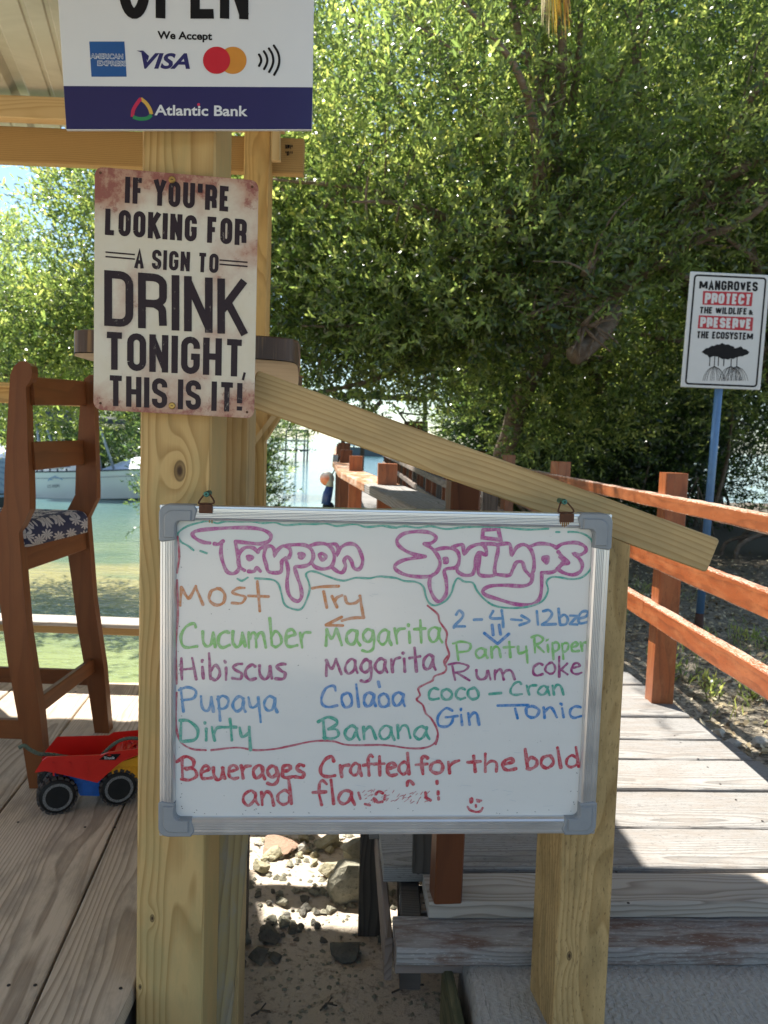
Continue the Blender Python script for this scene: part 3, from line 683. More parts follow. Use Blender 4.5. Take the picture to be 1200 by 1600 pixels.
def ribbon(pl, P, w_, off, cap=True, wvar=0, rr=random, rise=2e-6):
    """P: list of 2-D plane coords -> strip with (optional) round ends and mitred joints"""
    Q = [P[0]]
    for p in P[1:]:
        if (p-Q[-1]).length > w_*.02: Q.append(p)
    P = Q
    if len(P) < 2: P = [P[0], P[0]+Vector((w_*.2, 0))]
    V = []; F = []; n = len(P); L_ = []; o0 = off+lift(); ph = rr.uniform(0, 6)
    for i, p in enumerate(P):
        if i == 0: t_ = (P[1]-P[0]).normalized(); m = Vector((-t_.y, t_.x))
        elif i == n-1: t_ = (P[-1]-P[-2]).normalized(); m = Vector((-t_.y, t_.x))
        else:
            t0 = (p-P[i-1]).normalized(); t1 = (P[i+1]-p).normalized(); n0_ = Vector((-t0.y, t0.x)); n1_ = Vector((-t1.y, t1.x)); m = n0_+n1_
            m = m/max(m.length_squared/2, .25) if m.length > .15 else n0_
        hw = w_/2*(1+wvar*math.sin(ph+i*.55)); L_.append((p+m*hw, p-m*hw))
    for i, (a, b) in enumerate(L_):
        h = o0+i*rise; V += [pl.at(a, h), pl.at(b, h)]
        if i: F.append((2*i-2, 2*i-1, 2*i+1, 2*i))
    if cap:
        for e in (0, n-1):
            c = P[e]; t_ = (P[0]-P[1] if e == 0 else P[-1]-P[-2]).normalized(); m = Vector((-t_.y, t_.x)); hw = (L_[e][0]-L_[e][1]).length/2; i0 = len(V)
            ring = [pl.at(c + m*hw*math.cos(R(a))+t_*hw*.85*math.sin(R(a)), o0+e*rise) for a in range(0, 181, 30)]
            V += ring; F.append(tuple(range(i0, i0+7)))
    return V, F
# hand-printed glyphs: x in glyph units, y=0 baseline, 1 = x-height; smooth strokes ('s') or straight ('l')
HW = {
 'a': (1.0, ['s .82,.85 .5,1.0 .15,.75 .08,.35 .3,.02 .62,.15 .82,.55 .84,.88', 's .82,.8 .86,.35 1.02,-.02']),
 'b': (.95, ['l .08,1.75 .2,.05', 's .18,.55 .5,.95 .85,.7 .85,.25 .5,0 .2,.06']),
 'c': (.85, ['s .8,.88 .5,1.0 .15,.7 .1,.25 .4,0 .85,.1']),
 'd': (1.0, ['s .85,.75 .5,.98 .15,.7 .1,.25 .4,0 .75,.15 .88,.5', 'l .80,1.7 .95,.0']),
 'e': (.9, ['s .12,.5 .5,.6 .8,.75 .6,1.0 .25,.9 .1,.5 .2,.12 .5,0 .95,.08']),
 'f': (.8, ['s .85,1.5 .6,1.7 .42,1.45 .42,.8 .5,-.02', 'l .0,.85 .8,.9']),
 'g': (1.0, ['s .8,.85 .45,1.0 .12,.7 .15,.3 .45,.12 .75,.35 .8,.85', 's .8,.85 .92,.2 .8,-.38 .45,-.52 .08,-.42']),
 'h': (.9, ['l .1,1.7 .15,0', 's .15,.6 .45,.98 .75,.8 .8,.0']),
 'i': (.4, ['l .18,.85 .24,.0', 'l .1,1.32 .14,1.22']),
 'k': (.9, ['l .1,1.6 .15,-.1', 'l .8,.95 .2,.45', 'l .25,.5 .85,0']),
 'l': (.42, ['l .12,1.7 .3,.0']),
 'm': (1.4, ['l .12,.95 .12,0', 's .14,.6 .35,.95 .55,.85 .62,0', 's .64,.6 .85,.95 1.1,.85 1.3,0']),
 'n': (.95, ['l .1,.98 .16,.0', 's .16,.55 .45,.98 .72,.8 .92,.0']),
 'o': (.95, ['s .5,1.0 .15,.8 .1,.3 .4,0 .8,.15 .88,.6 .65,.95 .42,1.0']),
 'p': (.95, ['l .1,.95 .25,-.75', 's .12,.75 .45,1.0 .85,.8 .8,.3 .45,.05 .2,.15']),
 'r': (.8, ['l .1,.98 .25,0', 's .2,.5 .4,.9 .85,1.0']),
 's': (.85, ['s .8,.95 .45,1.0 .18,.78 .45,.55 .8,.35 .65,.03 .1,.05']),
 't': (.85, ['l .42,1.55 .52,-.02', 'l .02,.92 .85,.96']),
 'u': (1.0, ['s .08,.95 .12,.3 .38,0 .7,.2 .82,.85', 'l .82,.92 .98,0']),
 'y': (.95, ['s .08,.95 .2,.35 .5,.3 .78,.55', 'l .78,.98 .9,-.75']),
 'z': (.85, ['l .1,.9 .75,.9 .1,.05 .85,.08']),
 'v': (.9, ['l .08,.95 .4,0 .85,.95']),
 'M': (1.5, ['l .12,1.0 .1,.0', 's .12,.98 .4,.55 .6,.45 .95,1.0', 'l .95,1.0 1.4,.0']),
 'B': (1.2, ['l .25,.95 .3,.05', 's .0,.85 .5,1.05 .95,.9 .9,.65 .5,.53', 's .5,.53 1.0,.5 1.1,.2 .7,.0 .2,.05']),
 'C': (1.15, ['s .95,.8 .8,1.0 .4,.9 .1,.5 .15,.12 .5,.0 1.05,.08']),
 'D': (1.25, ['l .12,.95 .12,.05', 's .02,.98 .6,.95 1.05,.6 .9,.12 .15,.02']),
 'G': (1.2, ['s .9,.9 .5,1.0 .1,.6 .15,.1 .55,0 .9,.2 .95,.5', 'l .5,.5 1.2,.52']),
 'H': (1.2, ['l .1,1.0 .15,.0', 'l .85,1.0 1.02,.05', 'l .1,.5 1.0,.52']),
 'P': (1.15, ['l .15,.95 .3,.0', 's .0,.92 .5,1.05 1.0,.85 .9,.55 .25,.45']),
 'R': (1.15, ['l .2,.95 .28,.0', 's .0,.92 .5,1.03 .95,.82 .8,.55 .28,.45', 'l .35,.48 1.05,.0']),
}
def pts(s_): return [Vector(tuple(float(v) for v in q.split(','))) for q in s_.split()]
def clip_gaps(P, gaps, rr):
    """worn writing: drop random stretches of a stroke"""
    out = []; cur = []
    n = len(P)
    for i, p in enumerate(P):
        f = i/max(1, n-1)
        if any(a <= f <= b for a, b in gaps):
            if len(cur) > 1: out.append(cur)
            cur = []
        else: cur.append(p)
    if len(cur) > 1: out.append(cur)
    return out
def word(pl, text, x0, x1, yb0, yb1, xh, w_, mat, parent, cap=1.6, worn=0, off=.0006, seed=1, label=None):
    rr = random.Random(seed*77+len(text)); adv = 0; items = []
    for ch in text:
        if ch == ' ': adv += .7; continue
        g = HW[ch]; k = cap if ch.isupper() else 1.0; wd = g[0]*(cap*.78 if ch.isupper() else 1.0)
        items.append((ch, adv, k, (cap*.78 if ch.isupper() else 1.0))); adv += wd + .16
    adv -= .16; sc = (x1-x0)/adv; parts = []
    for ch, ax, ky, kx in items:
        jy = rr.uniform(-.05, .05); jr = rr.uniform(-.03, .03); js = rr.uniform(.95, 1.06)
        for st in HW[ch][1]:
            P = [p+Vector((rr.uniform(-.045, .045), rr.uniform(-.04, .04))) for p in pts(st[2:])]; P = catmull(P, 7) if st[0] == 's' else [P[0].lerp(P[1], i/8) for i in range(9)] + P[2:] if len(P) == 2 else P
            X = []
            for p in P:
                gx = (ax + p.x*kx)*sc; gy_ = (p.y*ky*js + jy + jr*p.x)*xh; f = gx/(x1-x0)
                X.append(pl.uv(x0+gx+rr.uniform(-.15, .15), yb0+(yb1-yb0)*f-gy_+rr.uniform(-.15, .15)))
            segs = [X]
            if worn and rr.random() < worn: a = rr.uniform(0, .8); segs = clip_gaps(X, [(a, a+rr.uniform(.08, .3))], rr)
            for s_ in segs: parts.append(ribbon(pl, s_, w_*rr.uniform(.88, 1.1), off, True, .16, rr))
    V, F = join(parts); o = obj('handwriting', V, F, mat, parent)
    if label: o['label'] = label
    return o
def strokes(pl, L_, w_, mat, parent, sm=True, off=.0006, wvar=.12, name='handwriting', cap=True, n=6):
    rr = random.Random(len(L_)); parts = []
    for q in L_:
        P = [pl.uv(x, y) for x, y in q]; P = catmull(P, n) if sm else P; parts.append(ribbon(pl, P, w_, off, cap, wvar, rr))
    V, F = join(parts); return obj(name, V, F, mat, parent)
def marker(name, c):
    t = NT(name); o = t.obj(); n = t.noise(o, 90, 5, .7); n2 = t.noise(o, 420, 3, .6)
    light = tuple(x+(.62-x)*.45 for x in c); f = t.ramp(t.v('ADD', t.v('MULTIPLY', n, .6), t.v('MULTIPLY', n2, .4)), [(.42, 0), (.54, .55), (.62, .95)])
    t.set(Base_Color=t.mix(f, c, light), Roughness=.22); return t.m
MK = dict(magenta=marker('magenta_marker', (.40, .055, .25)), purple=marker('purple_marker', (.30, .035, .17)), teal=marker('teal_marker', (.055, .36, .28)), teal2=marker('green_teal_marker', (.04, .34, .25)),
          orange=marker('orange_marker', (.55, .19, .05)), green=marker('green_marker', (.20, .50, .13)), blue=marker('blue_marker', (.025, .19, .50)), blue2=marker('light_blue_marker', (.07, .25, .50)), red=marker('red_marker', (.48, .03, .055)), wine=marker('wine_marker', (.43, .045, .09)))

# ------------------------------------------------------------------ whiteboard
def whiteboard():
    TL, TR, BR, BL = ony(252, 788, 1.425), ony(953, 803, 1.475), ony(925, 1297, 1.475), ony(251, 1300, 1.425)
    pl = Plane(TL, TR, BR, BL)
    wb = thing('whiteboard', 'framed whiteboard drinks menu in coloured marker hung between two pine posts', 'whiteboard', pl.at((pl.w/2, 0)))
    out = [pl.uv(x, y) for x, y in ((252, 788), (953, 803), (926, 1298), (251, 1301))]  # outer corners TL TR BR BL
    inn = [pl.uv(x, y) for x, y in ((276, 812), (926, 826), (903, 1275), (276, 1276))]
    X0, X1, Y0, Y1 = out[3].x, (out[1].x+out[2].x)/2, out[3].y, (out[0].y+out[1].y)/2
    # panel
    t = NT('whiteboard_enamel'); o = t.obj()
    sm_ = t.noise(t.vm('MULTIPLY', o, (3, 1, 9)), 2.0, 5, .65); dots = t.noise(o, 300, 3, .6)
    c = t.mix(sm_, (.66, .655, .63), (.73, .725, .70)); c = t.mix(t.ramp(dots, [(.70, 0), (.74, .6)]), c, (.2, .2, .22))
    t.set(Base_Color=c, Roughness=t.ramp(sm_, [(.35, .06), (.7, .18)]), Coat_Weight=.0, Specular_IOR_Level=.7)
    t.bump(t.noise(o, 7, 2), .05, .004)
    q = [pl.at(p, 0) for p in (Vector((out[3].x+.012, out[3].y+.012)), Vector((out[2].x-.012, out[2].y+.012)), Vector((out[1].x-.012, out[1].y-.012)), Vector((out[0].x+.012, out[0].y-.012)))]
    V = q + [v - pl.n*.009 for v in q]
    obj('writing_panel', V, [(0, 1, 2, 3), (7, 6, 5, 4), (0, 4, 5, 1), (1, 5, 6, 2), (2, 6, 7, 3), (3, 7, 4, 0)], t.m, wb)
    # aluminium edge profile: ridged extrusion between two points (outer line a->b, width towards inside)
    t = NT('aluminium'); o = t.obj(); n_ = t.noise(o, 25, 3, .5)
    t.set(Base_Color=t.mix(n_, (.62, .62, .63), (.74, .74, .745)), Metallic=.85, Roughness=t.ramp(n_, [(.3, .28), (.7, .36)])); alu = t.m
    t = NT('cap_plastic'); n_ = t.noise(t.obj(), 50, 3); t.set(Base_Color=t.mix(n_, (.235, .25, .265), (.28, .295, .31)), Roughness=.42); capm = t.m
    def bar(a, b, inward, wd):
        prof = [(0, -.012), (0, .009), (.001, .0115), (wd*.16, .012), (wd*.2, .0105), (wd*.28, .0105), (wd*.30, .0122)]
        x = .36
        while x < .84: prof += [(wd*x, .0122), (wd*(x+.03), .0105), (wd*(x+.06), .0122)]; x += .10
        prof += [(wd*.92, .0095), (wd, .005), (wd, .0005)]
        V = []
        for e in (a, b):
            for p, h in prof: V.append(pl.at(e+inward*p, h))
        n = len(prof); F = [(i, i+1, n+i+1, n+i) for i in range(n-1)]; F += [tuple(range(n)), tuple(range(2*n-1, n-1, -1))]
        obj('frame_bar', V, F, alu, wb, fix=True)
    T = (inn[0].y, out[0].y); wd_t = out[0].y-inn[0].y; wd_b = inn[3].y-out[3].y; wd_l = inn[0].x-out[0].x; wd_r = (out[1].x-inn[1].x)
    bar(out[0], out[1], Vector((0, -1)), wd_t); bar(out[3], out[2], Vector((0, 1)), wd_b)
    bar(out[0], out[3], Vector((1, 0)), wd_l); bar(out[1], out[2], Vector((-1, 0)), wd_r*1.02)
    # corner caps with an inner raised step
    def cap_(c, sx, sy, L1, L2, b1, b2):
        def arc(cx, cy, r, a0, a1, n=6): return [(cx+r*math.cos(R(a0+(a1-a0)*i/n)), cy+r*math.sin(R(a0+(a1-a0)*i/n))) for i in range(n+1)]
        e = .0015
        base = arc(.016, .016, .0175, 180, 270) + [(L1, -e), (L1+.006, .3*b2), (L1, b2+.001)] + arc(b1+.012, b2+.012, .011, 270, 180, 5) + [(b1+.001, L2), (-e+.005, L2+.004), (-e, L2)]
        step = [(p[0], p[1]) for p in arc(.024, .024, .016, 180, 270)] + [(L1-.004, .008), (L1-.004, b2+.0005)] + arc(b1+.010, b2+.010, .0095, 270, 180, 5) + [(b1+.0005, L2-.004), (.008, L2-.004)]
        fr_ = (pl.at(c), pl.ux*sx, pl.uy*sy, pl.n)
        V1 = prism(base, fr_, -.013, .0150, .0022); V2 = prism(step, fr_, .0155-.001, .0185, .0018)
        o = obj('corner_cap', *V1, capm, wb, fix=True); obj('raised_step', *V2, capm, o, fix=True)
    cap_(out[0], 1, -1, .060, .062, wd_l, wd_t); cap_(out[1], -1, -1, .058, .062, wd_r, wd_t)
    cap_(out[2], -1, 1, .058, .060, wd_r, wd_b); cap_(out[3], 1, 1, .058, .062, wd_l, wd_b)
    # handwriting ----------------------------------------------------
    w5, w4, w3 = .0068, .0054, .0037
    A = lambda L_: [[(270+x/3.4286, 800+y/3.4286) for x, y in s_] for s_ in L_]
    B = lambda L_: [[(600+x/3.4286, 810+y/3.4286) for x, y in s_] for s_ in L_]
    tarpon = A([[(270,155),(245,172),(222,170)], [(200,166),(165,162),(130,146),(106,122),(120,104),(180,93),(300,85),(420,85),(490,98),(525,125),(515,155),(470,170),(400,165),(335,158)],
      [(262,165),(258,220),(270,275),(290,318),(320,330),(345,318),(355,290),(347,220),(335,162)],
      [(455,215),(430,192),(390,190),(360,215),(350,260),(360,295),(385,313)], [(405,318),(435,318),(450,300),(470,318)], [(455,215),(468,196),(495,190),(488,235),(500,280),(515,320),(575,322),(583,285),(585,262),(605,245)],
      [(490,190),(525,182),(545,205),(545,232),(560,205),(590,182),(620,190),(632,215),(622,245)],
      [(610,180),(650,175),(710,178),(745,205),(752,245),(730,280),(690,292),(655,295),(665,340),(685,400),(690,450),(672,477),(640,465),(618,430),(612,370),(618,310),(605,250)],
      [(725,185),(770,170),(820,172),(855,200),(865,245),(850,290),(810,305),(765,295),(742,270)], [(785,230),(800,222),(818,235),(815,250),(800,255),(785,236)],
      [(830,175),(870,172),(885,195),(882,222),(900,190),(940,170),(980,178),(1005,215),(1017,265),(1000,305),(970,300),(955,260),(935,240),(918,260),(925,290),(910,322),(885,320),(855,298)],
      [(400,240),(412,236),(425,244),(412,256),(404,248),(414,246)], [(676,225),(690,222),(702,232),(692,246),(680,240),(690,232)]])
    springs = B([[(215,135),(245,135),(272,118),(275,95),(240,75),(180,70),(110,80),(72,110),(75,140),(110,170),(160,192),(222,203)], [(222,203),(160,212),(100,225),(60,250),(65,275),(110,300),(180,312),(250,308),(288,280),(300,235),(285,195),(255,160),(215,135)],
      [(270,170),(310,160),(360,160),(395,180),(402,225),(385,262),(325,275),(332,330),(335,390),(320,425),(292,445),(265,420),(245,370),(245,325),(262,300)],
      [(365,155),(400,142),(422,145),(430,190),(460,155),(510,138),(540,152),(548,195),(515,183),(500,190),(490,230),(485,270),(470,300),(430,304),(395,285),(390,262)],
      [(520,135),(600,140),(610,170),(600,220),(592,270),(590,303),(540,308),(507,295),(508,240),(515,183)], [(610,140),(668,135),(680,165),(685,195),(710,155),(750,140),(785,165),(802,215),(802,270),(790,302)],
      [(600,300),(670,304),(690,270),(710,235),(740,235),(755,275),(783,308)], [(780,150),(830,135),(890,140),(925,158)], [(842,290),(900,288),(938,268)],
      [(797,300),(785,345),(740,362),(650,358),(570,362),(530,385),(545,410),(620,435),(700,458),(780,462),(825,440),(842,390),(845,290)],
      [(925,155),(960,135),(1030,130),(1075,150),(1080,175),(1050,195),(1018,190),(1045,215),(1062,250),(1050,285),(1010,302),(960,290),(925,268)], [(932,178),(955,205),(987,238),(955,246),(932,265)], [(940,205),(965,230),(950,240)],
      [(322,216),(336,214),(336,234),(324,236),(330,225)], [(852,210),(878,206),(872,236),(860,230),(852,216),(868,222)]])
    idot = B([[(530,62),(612,55),(624,115),(527,103),(530,62)]])
    o = strokes(pl, tarpon, w5, MK['magenta'], wb); o['label'] = 'the word Tarpon in magenta bubble letters'
    o = strokes(pl, springs, w5, MK['magenta'], wb); o['label'] = 'the word Springs in magenta bubble letters'
    strokes(pl, idot, w5, MK['magenta'], wb, sm=False)
    teal = A([[(25,130),(35,105),(80,75),(150,55),(190,48),(240,60),(280,50),(350,52),(420,50),(480,60),(540,55),(600,70),(680,65),(760,65),(820,62),(880,75),(970,65),(1040,80),(1130,73),(1200,84)],
      [(25,130),(45,160),(80,180),(112,205)], [(147,208),(183,221)], [(345,357),(370,368),(403,350)], [(440,355),(530,362),(565,385),(580,430),(597,490),(630,515),(682,522),(710,485),(732,420),(728,375),(713,335),(735,318),(770,322),(830,345),(910,368),(980,352),(1050,355),(1110,345),(1200,354)]])
    teal += B([[(0,40),(50,50),(110,42),(180,50),(250,42),(330,57),(420,48),(520,45),(600,45),(700,55),(780,60),(880,55)], [(920,73),(940,73)], [(985,72),(1040,75),(1090,95),(1115,130),(1115,200),(1105,270),(1060,315),(1000,325),(940,315),(895,315),(870,340),(878,385),(850,440),(790,468),(700,480),(600,470),(540,435),(500,390),(475,345),(430,338),(395,320),(375,350),(360,400),(330,440),(280,465),(245,455),(225,420),(210,365),(170,340),(110,335),(60,318),(0,313)]])
    strokes(pl, teal, w3, MK['teal'], wb)['label'] = 'wavy teal outline round the title'
    C5 = lambda L_: [[(640+x/4.138, 940+y/4.138) for x, y in s_] for s_ in L_]
    C4 = lambda L_: [[(490+x/5.714, 960+y/5.714) for x, y in s_] for s_ in L_]
    bl = [[(278, 838), (280, 868), (277, 895)], [(277, 906), (278, 960), (275, 1010), (276, 1068)], [(276, 1082), (275, 1130), (282, 1158), (300, 1170), (322, 1172)], [(330, 1172), (370, 1168), (400, 1172), (430, 1170), (455, 1165), (490, 1158), (520, 1158), (545, 1164), (600, 1164), (640, 1169), (665, 1168), (680, 1160), (684, 1148)]]
    bl += C4([[(1090,1160),(1110,1080),(1095,1010),(1050,930),(1000,880),(975,810),(920,760),(950,720),(935,660),(1000,620),(1060,590),(1080,550),(1160,520),(1185,480),(1165,420),(1195,370)]]) + C5([[(225,410),(255,345),(235,270),(240,200),(195,130),(180,80),(115,25)]])
    strokes(pl, bl, w3*1.05, MK['wine'], wb)['label'] = 'wavy red line boxing the left list'
    word(pl, 'Mos', 279, 384, 947, 944, 25, w4, MK['orange'], wb, cap=1.15, seed=3, label='the word Most in orange')
    strokes(pl, [[(402, 908), (404, 930), (406, 955)], [(388, 931), (420, 932)]], w4, MK['orange'], wb)
    strokes(pl, A([[(747,408),(800,400),(890,397)], [(808,425),(825,512)], [(852,450),(880,510)], [(866,482),(880,458),(908,446)], [(922,452),(935,488),(975,488),(1000,470)], [(1002,448),(1012,510),(1022,568)], [(1026,565),(960,568),(905,582)], [(905,562),(820,605)], [(820,606),(912,608)]]), w4, MK['orange'], wb, sm=True)['label'] = 'the word Try in orange with an arrow below'
    word(pl, 'Cucumber', 280, 484, 1012, 1010, 25, w4, MK['green'], wb, cap=1.65, worn=0, seed=4)
    word(pl, 'Magarita', 508, 690, 1008, 1003, 23, w4, MK['green'], wb, cap=1.15, seed=5)
    word(pl, 'Hibiscus', 280, 447, 1061, 1060, 23, w4, MK['purple'], wb, cap=1.5, seed=6)
    word(pl, 'Magarita', 508, 680, 1055, 1046, 22, w4, MK['purple'], wb, cap=1.15, seed=7)
    word(pl, 'Pupaya', 279, 433, 1110, 1110, 23, w4, MK['blue2'], wb, cap=1.55, worn=0, seed=8)
    word(pl, 'Colaoa', 501, 633, 1105, 1104, 21, w4, MK['blue'], wb, cap=1.55, worn=0, seed=9)
    strokes(pl, [[(591, 1065), (593, 1073)]], w4, MK['blue'], wb)
    word(pl, 'Dirty', 280, 393, 1158, 1156, 21, w4, MK['teal2'], wb, cap=1.6, worn=0, seed=10)
    word(pl, 'Banana', 498, 670, 1155, 1154, 20, w4, MK['teal2'], wb, cap=1.55, seed=11)
    strokes(pl, C5([[(300,85),(320,58),(345,80),(335,110),(290,155),(285,170)], [(285,160),(358,160)], [(415,117),(468,115)], [(540,60),(522,105),(600,108)], [(595,55),(602,110),(605,165)], [(655,115),(725,120)], [(722,90),(775,125),(710,152)],
      [(822,60),(830,150)], [(862,62),(900,55),(920,80),(895,120),(855,148)], [(855,148),(945,145)], [(962,45),(972,148)], [(970,100),(1000,85),(1022,110),(1010,145),(975,150)], [(1035,90),(1085,92)], [(1083,94),(1035,145)], [(1035,145),(1085,148)], [(1095,110),(1140,95),(1150,65),(1115,65),(1092,100),(1100,140),(1155,130)]]), w4*.95, MK['blue2'], wb)['label'] = 'price line 2 - 4 to 12bze in blue'
    strokes(pl, C5([[(533,150),(540,215)], [(578,150),(588,212)], [(482,203),(568,272)], [(568,272),(642,208)]]), w4, MK['blue'], wb, sm=False)
    word(pl, 'Panty', 708, 826, 1031, 1024, 15.5, w4*.9, MK['green'], wb, cap=1.7, seed=12)
    word(pl, 'Ripper', 830, 917, 1020, 1017, 15, w4*.85, MK['green'], wb, cap=1.75, seed=13)
    word(pl, 'Rum', 701, 806, 1062, 1062, 16, w4*.9, MK['purple'], wb, cap=1.6, seed=14)
    word(pl, 'coke', 832, 908, 1055, 1053, 18, w4*.9, MK['purple'], wb, seed=15)
    word(pl, 'coco', 668, 749, 1093, 1092, 17, w4*.9, MK['teal2'], wb, seed=16)
    strokes(pl, C5([[(515,597),(592,590)]]), w4*.9, MK['teal2'], wb)
    word(pl, 'Cran', 795, 880, 1087, 1085, 15, w4*.9, MK['teal2'], wb, cap=1.35, seed=17)
    word(pl, 'Gin', 683, 750, 1135, 1131, 19, w4*.95, MK['blue'], wb, cap=1.5, seed=18)
    strokes(pl, C5([[(568,672),(768,668)], [(682,690),(698,755)]]), w4, MK['blue'], wb)
    word(pl, 'onic', 820, 908, 1122, 1121, 18, w4*.95, MK['blue'], wb, seed=19)
    word(pl, 'Beuerages', 277, 476, 1219, 1214, 20, w5*.9, MK['red'], wb, cap=1.75, seed=20)
    word(pl, 'Crafted', 499, 640, 1214, 1209, 19, w5*.9, MK['red'], wb, cap=1.7, seed=21)
    word(pl, 'for', 649, 716, 1209, 1207, 17, w5*.9, MK['red'], wb, worn=.25, seed=22)
    word(pl, 'the', 729, 806, 1206, 1203, 17, w5*.9, MK['red'], wb, worn=0, seed=23)
    word(pl, 'bold', 819, 905, 1201, 1199, 18, w5*.9, MK['red'], wb, seed=24)
    word(pl, 'and', 379, 456, 1258, 1256, 22, w5*.9, MK['red'], wb, seed=25)
    word(pl, 'fla', 489, 553, 1256, 1256, 22, w5*.9, MK['red'], wb, seed=26)
    D = lambda L_: [[(580+x/3.4286, 1140+y/3.4286) for x, y in s_] for s_ in L_]
    strokes(pl, [[(560, 1238), (563, 1248)], [(570, 1256), (578, 1258)], [(584, 1247), (586, 1252)]] + D([[(25,345),(40,330),(62,340)], [(20,370),(35,388),(60,385)], [(75,350),(70,375)]]), w5*.8, MK['red'], wb)
    rr = random.Random(31); sc_ = []
    for i in range(46):
        x = rr.uniform(565, 668); y = rr.uniform(1236, 1256); sc_.append([(x, y), (x+rr.uniform(2, 7), y-rr.uniform(1, 5))])
    strokes(pl, sc_, .0011, MK['red'], wb)['label'] = 'rubbed out faint end of the word flavorful'
    strokes(pl, D([[(192,300),(195,280),(208,274),(226,292)], [(290,335),(295,365)], [(290,362),(318,378)], [(352,275),(353,288)], [(358,330),(358,345)], [(360,362),(361,374)]]), w5*.9, MK['red'], wb)
    strokes(pl, D([[(530,372),(538,368),(542,384),(534,390),(530,378)], [(565,375),(590,380)], [(568,384),(580,386)], [(560,402),(561,414)], [(516,412),(530,430),(560,440),(585,436),(597,418)]]), w4*.9, MK['red'], wb)['label'] = 'small winking smiley in red'
    # ghost smears of wiped writing and dark specks on the enamel
    rr = random.Random(51); sm2 = flat('wiped_smear', (.52, .54, .55), .3, 0, .1, 200); gh = []
    for i in range(26):
        x = rr.uniform(300, 880); y = rr.choice((rr.uniform(1226, 1262), rr.uniform(905, 935), rr.uniform(1120, 1200))); gh.append([(x, y), (x+rr.uniform(3, 16), y+rr.uniform(-3, 3))])
    strokes(pl, gh, .0009, sm2, wb, off=.0003)['label'] = 'faint grey smears of wiped marker'
    sp_ = [[(x, y), (x+rr.uniform(.6, 1.6), y+rr.uniform(-.8, .8))] for x, y in [(rr.uniform(279, 900), rr.uniform(1262, 1273)) for _ in range(26)] + [(rr.uniform(278, 284), rr.uniform(850, 1270)) for _ in range(16)] + [(rr.uniform(890, 905), rr.uniform(1180, 1270)) for _ in range(10)] + [(rr.uniform(300, 880), rr.uniform(850, 1260)) for _ in range(8)]]
    strokes(pl, sp_, .0010, MAT['black_ink'], wb, off=.0003)['label'] = 'dark specks and scratches round the enamel edge'
    # grime specks along the lower edge and the rust stain under the right clip
    t = NT('rust_stain'); t.set(Base_Color=(.30, .15, .04), Roughness=.8)
    V, F = join([ribbon(pl, [pl.uv(x0, 812), pl.uv(x0, 812+l)], .0022, .0125+lift()) for x0, l in ((873, 5), (876, 9), (879, 10), (882, 8), (885, 6), (888, 3), (329, 3), (333, 4))]); obj('rust_streak', V, F, t.m, wb)
    return wb, pl, out
WB, WPL, WOUT = whiteboard()
# the two rusty wire hangers with their clips and screws
def hanger(px, py, pyc, label, pxc):
    h = thing('picture_hanger', label, 'hanger', WPL.at(WPL.uv(pxc, pyc), .005), group='rusty wire hangers on the whiteboard')
    p0 = onp(px, py, WPL.o - WPL.n*.003, WPL.n); cl = WPL.at(WPL.uv(pxc, pyc), .006)
    u = lambda x, y, d: WPL.at(WPL.uv(x, y), d)
    ring = [u(px, py-4, -.002), u(px-5, py+2, 0), u(pxc-11, pyc-6, .006), u(pxc-10, pyc-3, .008), u(pxc, pyc-3, .009), u(pxc+11, pyc-3, .008), u(pxc+12, pyc-7, .006), u(px+6, py+2, 0), u(px+1, py-4, -.002)]
    ring = catmull(ring, 4); obj('wire_loop', *tube(ring, .0016, 7), MAT['galv'], h, smooth=True)
    a = WPL.uv(pxc-10, pyc-2); b = WPL.uv(pxc+11, pyc+12)
    obj('clip', *prism(rrect(a.x, b.y, b.x, a.y, .0015, 2), WPL.fr(), .0125, .0155, .0008), MAT['galv'], h, fix=True)
    t = bpy.data.materials.get('green_screw') or flat('green_screw', (.05, .16, .13), .4, .6)
    sc = onp(px, py, WPL.o - WPL.n*.0, WPL.n); nn = WPL.n
    pts_ = [(0.0052*math.cos(R(a)), .0052*math.sin(R(a))) for a in range(0, 360, 30)]
    s_ = obj('screw', *prism(pts_, (sc, WPL.ux, WPL.uy, nn), -.03, .006, .0012), t, h, fix=True)
    cr_ = [(-.0022, -.0006), (.0022, -.0006), (.0022, .0006), (-.0022, .0006)]
    obj('screw_slot', *join([prism(cr_, (sc, WPL.ux, WPL.uy, nn), .0045, .0063), prism([(y, x) for x, y in cr_][::-1], (sc, WPL.ux, WPL.uy, nn), .0045, .0064)]), MAT['black_ink'], s_, fix=True)
hanger(323, 772, 789, 'rusty wire hanger with green screw holding the left end of the whiteboard', 323)
hanger(881, 784, 803, 'rusty wire hanger with green screw holding the right end of the whiteboard', 882)

